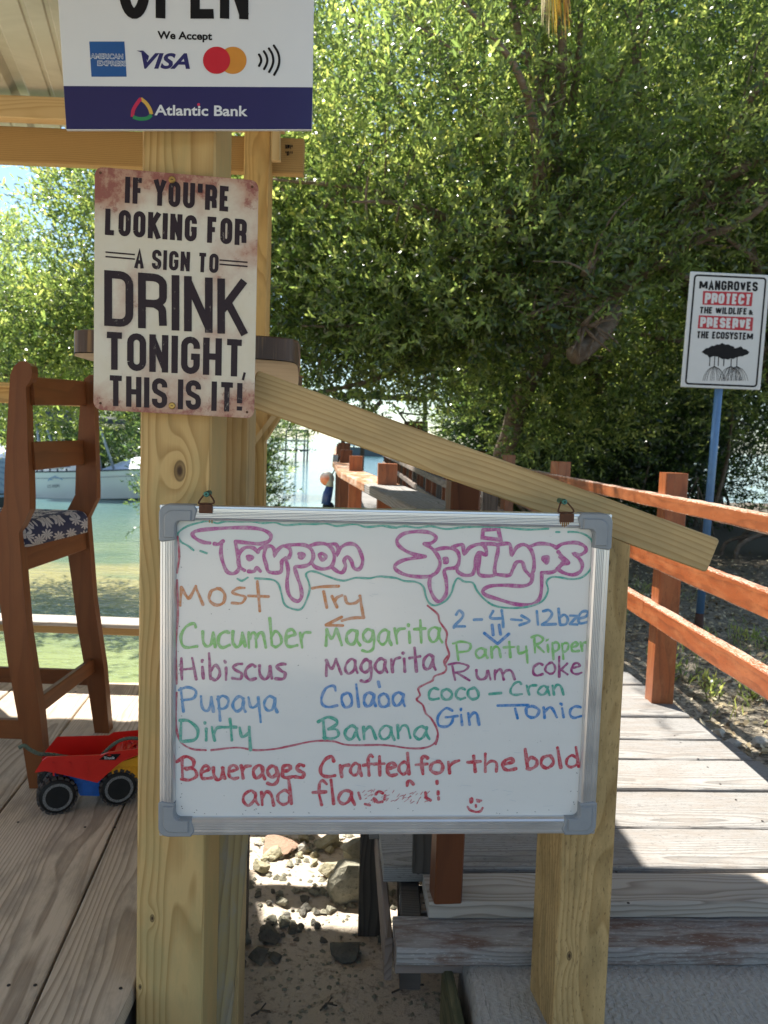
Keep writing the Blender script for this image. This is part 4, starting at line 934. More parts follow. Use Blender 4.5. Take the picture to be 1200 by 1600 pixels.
# ------------------------------------------------------------------ block letters made of mitred strokes
def box_arc(x0, y0, x1, y1, r, parts=('tl', 'bl', 'br', 'tr')): pass
def G(*s_): return s_
r_ = .30
def arcpts(cx, cy, rx, ry, a0, a1, n=5): return [(cx+rx*math.cos(R(a0+(a1-a0)*i/n)), cy+ry*math.sin(R(a0+(a1-a0)*i/n))) for i in range(n+1)]
RX, RY = .5, .20
top_arc = arcpts(.5, 1-RY, RX, RY, 180, 0, 8); bot_arc = arcpts(.5, RY, RX, RY, 180, 360, 8)
BF = {
 'I': (.0, [[(0, 0), (0, 1)]]),
 'F': (.8, [[(0, 0), (0, 1), (.9, 1)], [(0, .52), (.75, .52)]]),
 'E': (.8, [[(.9, 1), (0, 1), (0, 0), (.9, 0)], [(0, .52), (.75, .52)]]),
 'L': (.8, [[(0, 1), (0, 0), (.9, 0)]]),
 'T': (1., [[(-.1, 1), (1.1, 1)], [(.5, 1), (.5, 0)]]),
 'H': (1., [[(0, 0), (0, 1)], [(1, 0), (1, 1)], [(0, .5), (1, .5)]]),
 'N': (1., [[(0, 0), (0, 1)], [(1, 0), (1, 1)], [(.0, .98), (1, .02)]]),
 'Y': (1., [[(0, 1), (.5, .5), (1, 1)], [(.5, .5), (.5, 0)]]),
 'A': (1., [[(0, 0), (.5, 1.0), (1, 0)], [(.2, .28), (.8, .28)]]),
 'K': (1., [[(0, 0), (0, 1)], [(.05, .42), (1, 1)], [(.33, .58), (1.05, 0)]]),
 'O': (1., [bot_arc + top_arc[::-1] + [bot_arc[0]]]),
 'U': (1., [[(0, 1)] + bot_arc + [(1, 1)]]),
 'D': (1., [[(0, 0), (0, 1), (.55, 1)] + arcpts(.55, .8, .45, .2, 90, 0, 5) + arcpts(.55, .2, .45, .2, 0, -90, 5) + [(0, 0)]]),
 'P': (.95, [[(0, 0), (0, 1), (.55, 1)] + arcpts(.55, .85, .45, .15, 90, 0, 4) + arcpts(.55, .60, .45, .15, 0, -90, 4) + [(0, .45)]]),
 'R': (1., [[(0, 0), (0, 1), (.55, 1)] + arcpts(.55, .85, .45, .15, 90, 0, 4) + arcpts(.55, .60, .45, .15, 0, -90, 4) + [(0, .45)], [(.6, .45)] + arcpts(.55, .30, .42, .13, 60, 0, 3) + [(1, 0)]]),
 'G': (1., [[(1, .72)] + arcpts(.5, .8, .5, .2, 0, 180, 8) + arcpts(.5, .2, .5, .2, 180, 360, 8) + [(1, .46), (.55, .46)]]),
 'S': (.95, [[(1, .74)] + arcpts(.5, .82, .5, .18, 0, 180, 8) + [(0, .68), (.12, .58), (.88, .42), (1, .32)] + arcpts(.5, .18, .5, .18, 0, -180, 8) + [(0, .27)]]),
 'M': (1.9, [[(0, 0), (0, 1)], [(1, 0), (1, 1)], [(.05, .95), (.5, .15)], [(.5, .15), (.95, .95)]]),
 'V': (1.05, [[(0, 1), (.46, .0)], [(.54, .0), (1, 1)]]),
 'W': (1.9, [[(0, 1), (.25, .0)], [(.27, .0), (.48, 1)], [(.52, 1), (.73, .0)], [(.75, .0), (1, 1)]]),
 'C': (1., [[(1, .68)] + arcpts(.5, .8, .5, .2, 0, 180, 8) + arcpts(.5, .2, .5, .2, 180, 360, 8) + [(1, .32)]]),
 "'": (.0, [[(0, .68), (0, 1)]]),
 ',': (.1, [[(-.1, -.22), (.15, .1)]]),
 '!': (.0, [[(0, .26), (0, 1)], [(0, -.04), (0, .13)]]),
}
def block(pl, text, quad, sw, mat, parent, gap=.38, off=.0006, name='lettering', wmul=1.0, sq=1.0):
    """quad: TL TR BR BL pixels of the cap box; sw stroke width in m"""
    q = [pl.uv(x, y) for x, y in quad]; adv = 0; items = []
    H = (q[0]-q[3]).length; W = (q[1]-q[0]).length; swu = sw/H    # units: cap height = 1
    ws = []
    for ch in text: ws.append(('sp', .0) if ch == ' ' else (ch, BF[ch][0]))
    nG = sum(w_ for _, w_ in ws); nl = len([1 for c_, _ in ws if c_ != 'sp']); nsp = len(text)-nl
    # glyph inner width u (metres) solved so that the line fills the quad
    gapm = gap*sw*1.0; tot_fixed = nl*sw + (nl-1-nsp)*gapm + nsp*(gapm+sw*1.6)
    u = (W-tot_fixed)/nG; x = 0; parts = []; prev = None
    for c_, w_ in ws:
        if c_ == 'sp': x += sw*1.6; continue
        gw = u*w_; uu = u*w_ if c_ in 'MWV' else u
        for st in BF[c_][1]:
            P = []
            for gx, gy_ in st:
                X = x + sw/2 + gx*uu; Yf = gy_
                Yf = (swu/2 + Yf*(1-swu)) if c_ not in ',' else Yf
                f = X/W; a = q[3].lerp(q[2], f); b = q[0].lerp(q[1], f); P.append(a.lerp(b, Yf))
            # extend free straight ends to the cap box
            def ext(A_, B_):
                d = (A_-B_); return A_ + d.normalized()*sw/2
            if c_ in "IFELTHNYUKDPRAG'!":
                for e in (0, -1):
                    gy_ = st[e][1]
                    nb = st[1] if e == 0 else st[-2]
                    if abs(st[e][0]-nb[0]) < .01 and gy_ in (0, 1): P[e] = ext(P[e], P[1] if e == 0 else P[-2])
                    elif c_ in 'KYA' and gy_ in (0, 1): P[e] = ext(P[e], P[1] if e == 0 else P[-2])
            parts.append(ribbon(pl, P, sw, off, False, 0, rise=0 if len(P) < 4 else 1.5e-6))
        x += gw + sw + gapm
    V, F = join(parts); o = obj(name, V, F, mat, parent); return o
def poly(pl, P, off, mat, parent, name, px=True):
    Q = [pl.uv(x, y) for x, y in P] if px else [Vector(p) for p in P]
    V = [pl.at(p, off) for p in Q]; return obj(name, V, [tuple(range(len(V)))], mat, parent)
def fontline(pl, body, TLpx, BRpx_x, hpx, mat, parent, bold=.0, shear=0, off=.0006, spacing=1.0, name='lettering', slope=None):
    """built-in font text as flat mesh; TLpx = left end of baseline, (BRpx_x, y) = right end"""
    cu = bpy.data.curves.new('text', 'FONT'); cu.body = body; cu.offset = bold; cu.shear = shear; cu.space_character = spacing; cu.resolution_u = 4
    ob = bpy.data.objects.new('text', cu); C.objects.link(ob); bpy.context.view_layer.update()
    me = bpy.data.meshes.new_from_object(ob.evaluated_get(bpy.context.evaluated_depsgraph_get())); bpy.data.objects.remove(ob); bpy.data.curves.remove(cu)
    co = np.array([v.co[:] for v in me.vertices]); x0, x1 = co[:, 0].min(), co[:, 0].max(); caph = .729+bold*2
    a = pl.uv(*TLpx); b = pl.uv(*BRpx_x); c = pl.uv(TLpx[0], TLpx[1]-hpx); ux = (b-a)/(x1-x0); uy = (c-a)/caph
    V = [pl.at(a + ux*(v[0]-x0) + uy*(v[1]+bold), off) for v in co]; F = [tuple(p.vertices) for p in me.polygons]
    bpy.data.meshes.remove(me); o = obj(name, V, F, mat, parent)
    for p in o.data.polygons: pass
    return o

# ------------------------------------------------------------------ rusty tin sign
def tin_sign():
    TL, TR, BR, BL = ony(148, 260, 1.445), ony(404, 282, 1.468), ony(397, 654, 1.468), ony(146, 640, 1.445)
    pl = Plane(TL, TR, BR, BL)
    s_ = thing('tin_sign', 'rusty tin sign with dark block letters screwed to the front post', 'sign', pl.at((pl.w/2, 0)))
    t = NT('distressed_tin'); o = t.obj(); n1 = t.noise(o, 9, 6, .65); n2 = t.noise(o, 55, 5, .7); n3 = t.noise(o, 4.2, 2, .5)
    c = t.mix(t.ramp(n1, [(.3, 0), (.65, 1)]), (.64, .56, .42), (.68, .63, .53))
    # rust gathers towards top, bottom and the right edge
    sx = t.n('SeparateXYZ'); t.l(o, sx.inputs[0]); zz = t.v('DIVIDE', sx.outputs[2], pl.h)
    edge = t.v('ABSOLUTE', t.v('SUBTRACT', zz, .5)); edge = t.ramp(edge, [(.22, 0), (.5, 1)])
    m_ = t.v('ADD', t.v('MULTIPLY', n3, .9), t.v('MULTIPLY', edge, .33)); m_ = t.v('ADD', m_, t.v('MULTIPLY', t.v('SUBTRACT', n1, .5), .9))
    c = t.mix(t.ramp(m_, [(.46, 0), (.70, .9)]), c, (.42, .21, .13)); m2 = t.v('ADD', m_, t.v('MULTIPLY', t.v('SUBTRACT', n2, .5), .9))
    c = t.mix(t.ramp(m2, [(.66, 0), (.80, .85)]), c, (.25, .06, .045)); c = t.mix(t.ramp(n2, [(.62, 0), (.75, .3)]), c, (.28, .2, .13))
    t.set(Base_Color=c, Roughness=.42); mat = t.m
    q = [pl.uv(x, y) for x, y in ((148, 260), (404, 282), (397, 654), (146, 640))]
    # rounded quad following the real corners
    def rq(Q, r):
        out = []
        for i in range(4):
            p, a, b = Q[i], Q[i-1], Q[(i+1) % 4]; d0 = (a-p).normalized(); d1 = (b-p).normalized(); s0 = p+d0*r; s1 = p+d1*r
            for k in range(6): tt = k/5; out.append((s0*(1-tt)**2 + p*2*tt*(1-tt)*.85 + (s0+s1)/2*2*tt*(1-tt)*.15 + s1*tt**2))
        return out
    P = rq(q, .014)[::-1]
    obj('plate', *prism([(p.x, p.y) for p in P], pl.fr(), -.0016, 0, .0006), mat, s_, fix=True)
    t = NT('sign_ink'); o = t.obj(); n1 = t.noise(t.vm('MULTIPLY', o, (1.6, 1, .7)), 120, 5, .75); n2 = t.noise(o, 18, 3)
    f = t.ramp(t.v('ADD', n1, t.v('MULTIPLY', t.v('SUBTRACT', n2, .5), .5)), [(.66, 0), (.72, .75)])
    t.set(Base_Color=t.mix(f, (.026, .014, .019), (.30, .26, .22)), Roughness=.5, Specular_IOR_Level=.25); ink = t.m
    px = pl.w/252.
    block(pl, "IF YOU'RE", [(196, 276), (360, 292), (359, 331), (195, 317)], 7.5*px, ink, s_, gap=.55)
    block(pl, "LOOKING FOR", [(165, 326), (386, 343), (385, 384), (164, 367)], 7.7*px, ink, s_, gap=.5)
    block(pl, "A SIGN TO", [(211, 388), (342, 397), (341, 427), (210, 419)], 5.6*px, ink, s_, gap=.6)
    block(pl, "DRINK", [(163, 422), (384, 438), (384, 524), (163, 509)], 12*px, ink, s_, gap=.6)
    block(pl, "TONIGHT", [(164, 518), (381, 531), (380, 589), (164, 577)], 10*px, ink, s_, gap=.5)
    block(pl, "THIS IS IT!", [(169, 586), (379, 599), (378, 644), (169, 634)], 8.3*px, ink, s_, gap=.5)
    strokes(pl, [[(382.5, 582), (379.5, 594)]], 3.5*px, ink, s_, sm=False, cap=False, name='lettering')
    strokes(pl, [[(165, 394), (211, 398)], [(165, 401), (211, 405)], [(343, 406.5), (387, 410)], [(343, 413), (387, 416.5)]], 2.3*px, ink, s_, sm=False, cap=False, wvar=0, name='lettering')
    brass = flat('brass_screw', (.42, .25, .07), .35, .7); dark = MAT['galv']
    for x, y in ((269, 281), (269, 634)):
        c = pl.uv(x, y); P = [(c.x+.0062*math.cos(R(a)), c.y+.0062*math.sin(R(a))) for a in range(0, 360, 30)]
        k = obj('screw', *prism(P, pl.fr(), .0006, .0032, .0012), brass, s_, fix=True)
        cr_ = [(c.x-.002, c.y-.0006), (c.x+.002, c.y-.0006), (c.x+.002, c.y+.0006), (c.x-.002, c.y+.0006)]
        obj('screw_slot', *prism(cr_, pl.fr(), .0028, .0035), MAT['black_ink'], k, fix=True)
    for x, y in ((157, 630), (386, 644), (394, 292), (157, 270)):
        c = pl.uv(x, y); P = [(c.x+.0024*math.cos(R(a)), c.y+.0024*math.sin(R(a))) for a in range(0, 360, 45)]
        obj('screw_hole', *prism(P, pl.fr(), .0001, .0006), dark, s_, fix=True)
tin_sign()

# ------------------------------------------------------------------ card payment sign
def open_sign():
    TL, TR, BR, BL = ony(90.5, -20, 1.43), ony(490.5, -20, 1.465), ony(487.5, 203, 1.465), ony(103.5, 203, 1.43)
    pl = Plane(TL, TR, BR, BL)
    s_ = thing('payment_sign', 'white OPEN sign with card logos and navy bottom band at the top of the post', 'sign', pl.at((pl.w/2, 0)))
    white = flat('sign_white', (.70, .71, .73), .38, 0, .02, 20); navy = flat('sign_navy', (.018, .016, .10), .3, 0, .05)
    k = (TL-BL); tlp = pl.uv(90.5, 0); blp = pl.uv(103.5, 203); trp = pl.uv(490.5, 0); brp = pl.uv(487.5, 203)
    tl2 = blp + (tlp-blp)*2.15; tr2 = brp + (trp-brp)*2.15
    obj('board', *prism([tuple(p) for p in (blp, brp, tr2, tl2)], pl.fr(), -.006, 0, .0008), white, s_, fix=True)
    poly(pl, [(99.5, 134.5), (488.5, 136.5), (487.0, 202), (103.8, 202)][::-1], .0004, navy, s_, 'navy_band')
    ink = MAT['black_ink']
    # OPEN: heavy letters, feet at row 31
    def heavy(P, w_, cap=False): return ribbon(pl, [pl.uv(x, y) for x, y in P], w_, .0006, cap)
    px = pl.w/385.
    parts = []
    def arcp(cx, cy, rx, ry, a0, a1, n=16): return [(cx+rx*math.cos(R(a0+(a1-a0)*i/n)), cy-ry*math.sin(R(a0+(a1-a0)*i/n))) for i in range(n+1)]
    parts.append(heavy(arcp(210, -20, 16.5, 41.5, 0, 360, 30), 16*px))
    parts += [heavy([(251, 29), (251, -70)], 15*px), heavy([(251, -64)]+arcp(262, -40, 16, 24, 90, -90)+[(251, -16)], 14*px)]
    parts += [heavy([(334, 22), (305, 22), (305, -65), (334, -65)], 14.5*px), heavy([(305, -22), (330, -22)], 14*px)]
    parts += [heavy([(351, 29.5), (351, -70)], 14.5*px), heavy([(381, 30.5), (381, -70)], 14.5*px), heavy([(352, -66), (382, 25)], 15*px)]
    obj('lettering', *join(parts), ink, s_)['label'] = 'bottom of the big black word OPEN'
    fontline(pl, 'We Accept', (246, 61), (331.5, 63), 13.2, ink, s_, bold=.03)
    blue = flat('card_blue', (.014, .09, .30), .35); vis = flat('card_navy', (.018, .018, .12), .35); red = flat('card_red', (.55, .012, .03), .35); org = flat('card_orange', (.62, .25, .035), .35)
    poly(pl, [(139.5, 65), (194.5, 65), (198, 120), (143, 120)][::-1], .0004, blue, s_, 'card_logo')
    # white outlined wordmark: white fat letters with blue ones above
    for txt, a, b in (('AMERICAN', (142, 91.5), (192, 92)), ('EXPRESS', (153, 102.5), (197, 103))):
        fontline(pl, txt, (a[0]-.8, a[1]+.8), (b[0]+.6, b[1]+.8), 9.0, white, s_, bold=.05, off=.0007, name='card_logo')
        fontline(pl, txt, a, b, 7.4, blue, s_, bold=-.004, off=.0010, name='card_logo')
    fontline(pl, 'VISA', (221, 107.5), (297, 108), 26, vis, s_, bold=.03, shear=.28, name='card_logo')
    poly(pl, [(213.5, 79.5), (224, 79.5), (233, 88), (231, 96), (226, 86), (220, 82)][::-1], .0011, vis, s_, 'card_logo')
    cir = lambda cx, cy, r: [(cx+r*math.cos(R(a)), cy+r*math.sin(R(a))) for a in range(360, 0, -10)]
    poly(pl, cir(364, 94.5, 21.3), .0005, org, s_, 'card_logo'); poly(pl, cir(338.5, 94.5, 21.3), .0009, red, s_, 'card_logo')
    W_ = []
    for i, (x, h) in enumerate(((406, 8.5), (414.5, 13.5), (423, 18), (431.5, 22.5))):
        W_.append([(x-h*.16+0, 94-h), (x+h*.13, 94-h*.5), (x+h*.20+.5, 95), (x+h*.12, 95+h*.5), (x-h*.14, 95+h)])
    strokes(pl, W_, 3.6*px, ink, s_, wvar=0, name='contactless_mark')
    # bank name and the three-colour curved triangle
    fontline(pl, 'Atlantic Bank', (241.5, 180.5), (387, 182), 17.5, white, s_, bold=.022, off=.0009)
    poly(pl, cir(310.5, 163.7, 2.3), .0010, flat('dot_red', (.6, .03, .1), .35), s_, 'bank_logo')
    def seg(P, m_): strokes(pl, [P], 5.5*px, m_, s_, wvar=0, off=.0009, name='bank_logo', cap=False)
    seg([(207, 183), (209, 171), (218, 157), (221, 155)], flat('logo_red', (.50, .02, .08), .35))
    seg([(220, 154.5), (228, 161), (234, 170), (237, 179)], flat('logo_gold', (.62, .38, .07), .35))
    seg([(208, 183), (218, 186), (230, 185), (237, 180)], flat('logo_green', (.02, .22, .08), .35))
open_sign()

# ------------------------------------------------------------------ mangrove sign on its blue pole
def mangrove_sign():
    Y = 5.3
    TL, TR, BR, BL = ony(1079.5, 424, Y), ony(1204, 430, Y), ony(1188, 609.5, Y), ony(1064, 604.5, Y)
    pl = Plane(TL, TR, BR, BL); base = ony(1092, 975, Y+.05)
    s_ = thing('mangrove_sign', 'white mangrove protection sign on a blue steel pole behind the railing', 'sign', base)
    white = flat('enamel_white', (.60, .60, .585), .4, 0, .04, 20); ink = MAT['black_ink']; red = flat('enamel_red', (.42, .012, .02), .4)
    q = [pl.uv(x, y) for x, y in ((1064, 604.5), (1188, 609.5), (1204, 430), (1079.5, 424))]
    obj('panel', *prism([tuple(p) for p in q], pl.fr(), -.012, 0, .003), white, s_, fix=True)
    def qi(u, v): a = q[0].lerp(q[1], u); b = q[3].lerp(q[2], u); return a.lerp(b, v)
    parts = []; rim = []
    for cx, cy, a0 in ((.91, .945, 0), (.09, .945, 90), (.09, .055, 180), (.91, .055, 270)):
        for k in range(5): a = R(a0+22.5*k); rim.append(qi(cx+.035*math.cos(a), cy+.025*math.sin(a)))
    rim.append(rim[0]); obj('border', *ribbon(pl, rim, .0115, .0006, False, 0), ink, s_)
    px = pl.w/124.
    def ln(txt, l, r_e, h, m_, bold=.06, off=.0012): fontline(pl, txt, l, r_e, h, m_, s_, bold=bold, off=off)
    block(pl, 'MANGROVES', [(1093, 437.5), (1184, 440.5), (1183.5, 455.5), (1092, 452.5)], 3.3*px, ink, s_, gap=.4, off=.0012)
    poly(pl, [(1098.5, 454.5), (1176.5, 457), (1174.5, 478.5), (1097.5, 476)][::-1], .0006, red, s_, 'red_bar'); block(pl, 'PROTECT', [(1102, 457.5), (1174.5, 459.8), (1172.5, 476.3), (1100.5, 473.8)], 4.0*px, white, s_, gap=.36, off=.0012)
    block(pl, 'THE WILDLIFE', [(1093.5, 479.3), (1167.5, 481.3), (1166.5, 491.8), (1092.5, 489.6)], 2.3*px, ink, s_, gap=.36, off=.0012); ln('&', (1169.5, 492), (1177, 492.3), 8.5, ink, .05)
    poly(pl, [(1092, 492.5), (1177, 496), (1175.5, 517), (1090, 513)][::-1], .0006, red, s_, 'red_bar'); block(pl, 'PRESERVE', [(1094.5, 495.3), (1174.5, 498.2), (1173, 514.3), (1093.5, 511)], 4.0*px, white, s_, gap=.36, off=.0012)
    block(pl, 'THE ECOSYSTEM', [(1089, 517.3), (1177, 520), (1176, 531.5), (1088, 528.4)], 2.4*px, ink, s_, gap=.34, off=.0012)
    # printed tree: jagged crown, trunks, splayed roots
    rr = random.Random(8); P = []
    topc = [(1096, 550), (1103, 544), (1112, 540), (1120, 538), (1128, 535.5), (1138, 538), (1146, 541), (1150, 544), (1158, 541), (1166, 546), (1171, 550)]
    bot = [(1168, 554), (1160, 557), (1152, 558), (1146, 561), (1138, 562), (1128, 561), (1118, 557), (1108, 559), (1102, 554)]
    for L_ in (topc, bot):
        for i, (x, y) in enumerate(L_):
            P.append((x, y))
            if i < len(L_)-1: x2, y2 = L_[i+1]; P.append(((x+x2)/2+rr.uniform(-.8, .8), (y+y2)/2+(1.6 if L_ is topc else -1.6)*rr.choice((1, .4))))
    Q = [pl.uv(*p) for p in P]; c = pl.uv(1134, 550); V = [pl.at(c, .0008)]+[pl.at(p, .0008) for p in Q]; n = len(Q)
    obj('printed_crown', V, [(0, 1+(i+1) % n, 1+i) for i in range(n)], ink, s_)
    L1 = [[(x, 555), (x-1, 572)] for x in (1109.5, 1117, 1123, 1131.5, 1143, 1152)]; strokes(pl, L1, .006, ink, s_, sm=False, cap=False, name='printed_roots')
    L2 = []
    for cx in (1116, 1142, 1151):
        for k in range(11):
            dx = (k-5)*3.6+rr.uniform(-1, 1); L2.append([(cx, 571+abs(k-5)*.3), (cx+dx*.5, 577), (cx+dx*.85, 586), (cx+dx, 595)])
    strokes(pl, L2, .0028, ink, s_, cap=False, n=3, name='printed_roots')
    blue = flat('blue_paint', (.10, .20, .36), .4, .2, .15, 30, .2); topp = ony(1132, 500, Y+.04)
    obj('pole', *tube([base - zup*.1 + (base-topp)*.0, base.lerp(topp, .5), topp], .026, 12), blue, s_, smooth=True)
    rust = flat('pole_rust', (.07, .03, .018), .8, 0, .3, 50, .5); d_ = (topp-base).normalized()
    obj('rusty_foot', *tube([base - d_*.12, base+d_*.075], .0285, 12), rust, s_, smooth=True)
mangrove_sign()
# ------------------------------------------------------------------ bar stool
def stool():
    s_ = thing('bar_stool', 'varnished wooden bar stool with a navy floral cushion facing the water', 'stool', (-1.25, 2.6, 0))
    Y = 2.37; W_ = MAT['stool']; th_ = .052
    # outline of the near leg+upright in the plane y=Y (pixel rows of the broad face)
    left = [(17, 600), (18, 586), (23, 574), (31, 567), (40, 566), (46, 571), (48, 582)]
    out = left + [(46, 592), (38, 604), (40, 660), (41, 700), (43, 740), (44, 775), (44, 797), (34, 818), (27, 833), (33, 900), (40, 985), (50, 1050), (60, 1113), (71, 1232), (48, 1233), (37, 1163), (26, 1100), (14, 1035), (2, 945), (-12, 850), (-10, 825), (0, 806), (8, 790), (9, 740), (12, 690)]
    P = [ony(x, y, Y) for x, y in out]; base = P[0]
    def leg(dx, dy, name='rear_leg'):
        Q = [(p.x, p.z) for p in P]; o3 = Vector((dx, Y+dy, 0)); V, F = prism(Q[::-1] if False else Q, (o3, Vector((1, 0, 0)), zup, Vector((0, -1, 0))), -th_, 0, .004)
        c = Vector((-1.1+dx, Y+dy, .6)); fm = frame(c, (0, 0, 1), (0, -1, 0)); inv = fm.inverted()
        return obj(name, [inv @ Vector(v) for v in V], F, W_, s_, fm, fix=True)
    leg(0, 0); leg(.03, .47)
    zs = lambda r_, x=100, yy=2.6: ony(x, r_, yy).z
    # top and lower back slats between the uprights (at their own depth)
    def slat(px0, px1, name='back_slat'):
        # px0: near end (x, y top, y bottom), px1: far end
        a0, a1 = ony(px0[0], px0[1], Y+.05), ony(px0[0], px0[2], Y+.05); b0, b1 = ony(px1[0], px1[1], Y+.46), ony(px1[0], px1[2], Y+.46)
        a = (a0+a1)/2; b = (b0+b1)/2; h = ((a0-a1).length+(b0-b1).length)/2
        return board(name, a-(b-a)*.03, b+(b-a)*.03, h, .022, W_, s_, up=(1, 0, .08))
    slat((50, 589, 633), (128, 595, 634)); slat((51, 690, 735), (125, 688, 726))
    ap = slat((30, 851, 890), (128, 817, 862), 'seat_apron')
    lo = slat((62, 1088, 1112), (141, 1030, 1052), 'stretcher')
    zs_ = ap.matrix_world.translation.z if False else .70
    # seat frame and cushion reach away to the left (towards the water)
    zc = ony(60, 851, Y+.1).z; x_r = ony(40, 850, Y+.05).x; x_b = ony(128, 820, Y+.46).x
    for dy in (.02, .46): board('seat_apron', (x_r-.02+dy*.06, Y+dy, zc-.03), (x_r-.46, Y+dy, zc-.03), .075, .022, W_, s_, up=(0, -1, 0))
    board('seat_apron', (x_r-.46, Y+.03, zc-.03), (x_r-.46, Y+.46, zc-.03), .075, .022, W_, s_, up=(1, 0, 0))
    for dy in (.0, .47): board('front_leg', (x_r-.44, Y+.03+dy, zc+.0), (x_r-.52, Y+.03+dy*.99, .0), .05, .05, W_, s_, up=(0, -1, 0))
    z1 = ony(15, 1138, Y+.03).z; board('stretcher', (ony(38, 1140, Y+.03).x, Y+.03, z1), (x_r-.50, Y+.03, z1), .06, .024, W_, s_, up=(0, -1, 0))
    z2 = ony(100, 1057, Y+.49).z; board('stretcher', (ony(140, 1057, Y+.49).x, Y+.49, z2), (x_r-.50, Y+.49, z2), .055, .024, W_, s_, up=(0, -1, 0))
    board('foot_rest', (x_r-.50, Y+.03, .3), (x_r-.50, Y+.50, .3), .05, .024, W_, s_, up=(1, 0, 0))
    # cushion: rounded box with floral print
    t = NT('floral_cloth'); o = t.obj()
    vo = t.n('TexVoronoi'); vo.feature = 'F1'; vo.voronoi_dimensions = '2D'; s3 = t.n('SeparateXYZ'); t.l(o, s3.inputs[0]); cb_ = t.n('CombineXYZ'); t.l(t.v('MULTIPLY', s3.outputs[1], .45), cb_.inputs[0]); t.l(t.v('ADD', s3.outputs[2], s3.outputs[0]), cb_.inputs[1]); t.l(cb_.outputs[0], vo.inputs['Vector']); vo.inputs['Scale'].default_value = 27; vo.inputs['Randomness'].default_value = .75
    rel = t.vm('SUBTRACT', cb_.outputs[0], vo.outputs['Position']); sp = t.n('SeparateXYZ'); t.l(rel, sp.inputs[0])
    # project flowers on whichever side is seen: use y and (x+z)
    q = sp.outputs[1]; ang = t.v('ARCTAN2', q, sp.outputs[0])
    rr_ = t.v('POWER', t.v('ADD', t.v('MULTIPLY', q, q), t.v('MULTIPLY', sp.outputs[0], sp.outputs[0])), .5)
    pet = t.v('ABSOLUTE', t.v('SINE', t.v('MULTIPLY', ang, 4.5))); rad = t.v('MULTIPLY', t.v('ADD', .35, t.v('MULTIPLY', pet, .65)), .0185)
    fl = t.v('LESS_THAN', rr_, rad); gap = t.v('GREATER_THAN', pet, .28); fl = t.v('MULTIPLY', fl, gap)
    n_ = t.noise(o, 500, 2)
    c = t.mix(fl, t.mix(n_, (.016, .02, .055), (.03, .035, .08)), t.mix(n_, (.36, .34, .34), (.5, .48, .46)))
    t.set(Base_Color=c, Roughness=.9); t.bump(n_, .3, .001)
    xa, xb, ya, yb, za, zb = x_r-.50, x_r+.012, Y+.03, Y+.475, zc+.0, zc+.075
    bm = bmesh.new(); bmesh.ops.create_cube(bm, size=1)
    for v in bm.verts: v.co = Vector(((xa+xb)/2+v.co.x*(xb-xa), (ya+yb)/2+v.co.y*(yb-ya), (za+zb)/2+v.co.z*(zb-za)))
    bmesh.ops.bevel(bm, geom=[e for e in bm.edges if max(v.co.z for v in e.verts) > zb-.001 or abs(e.verts[0].co.z-e.verts[1].co.z) > .02], offset=.033, segments=5, profile=.5, affect='EDGES')
    for v in bm.verts:
        if v.co.z > zc+.03: v.co.z += .012*math.cos((v.co.y-(ya+yb)/2)*6)*math.cos((v.co.x-(xa+xb)/2)*5)
        v.co.x += (v.co.y-ya)*.07
    V = [v.co.copy() for v in bm.verts]; bm.verts.index_update(); F = [tuple(v.index for v in f.verts) for f in bm.faces]; bm.free()
    obj('cushion', V, F, t.m, s_, smooth=True)
stool()

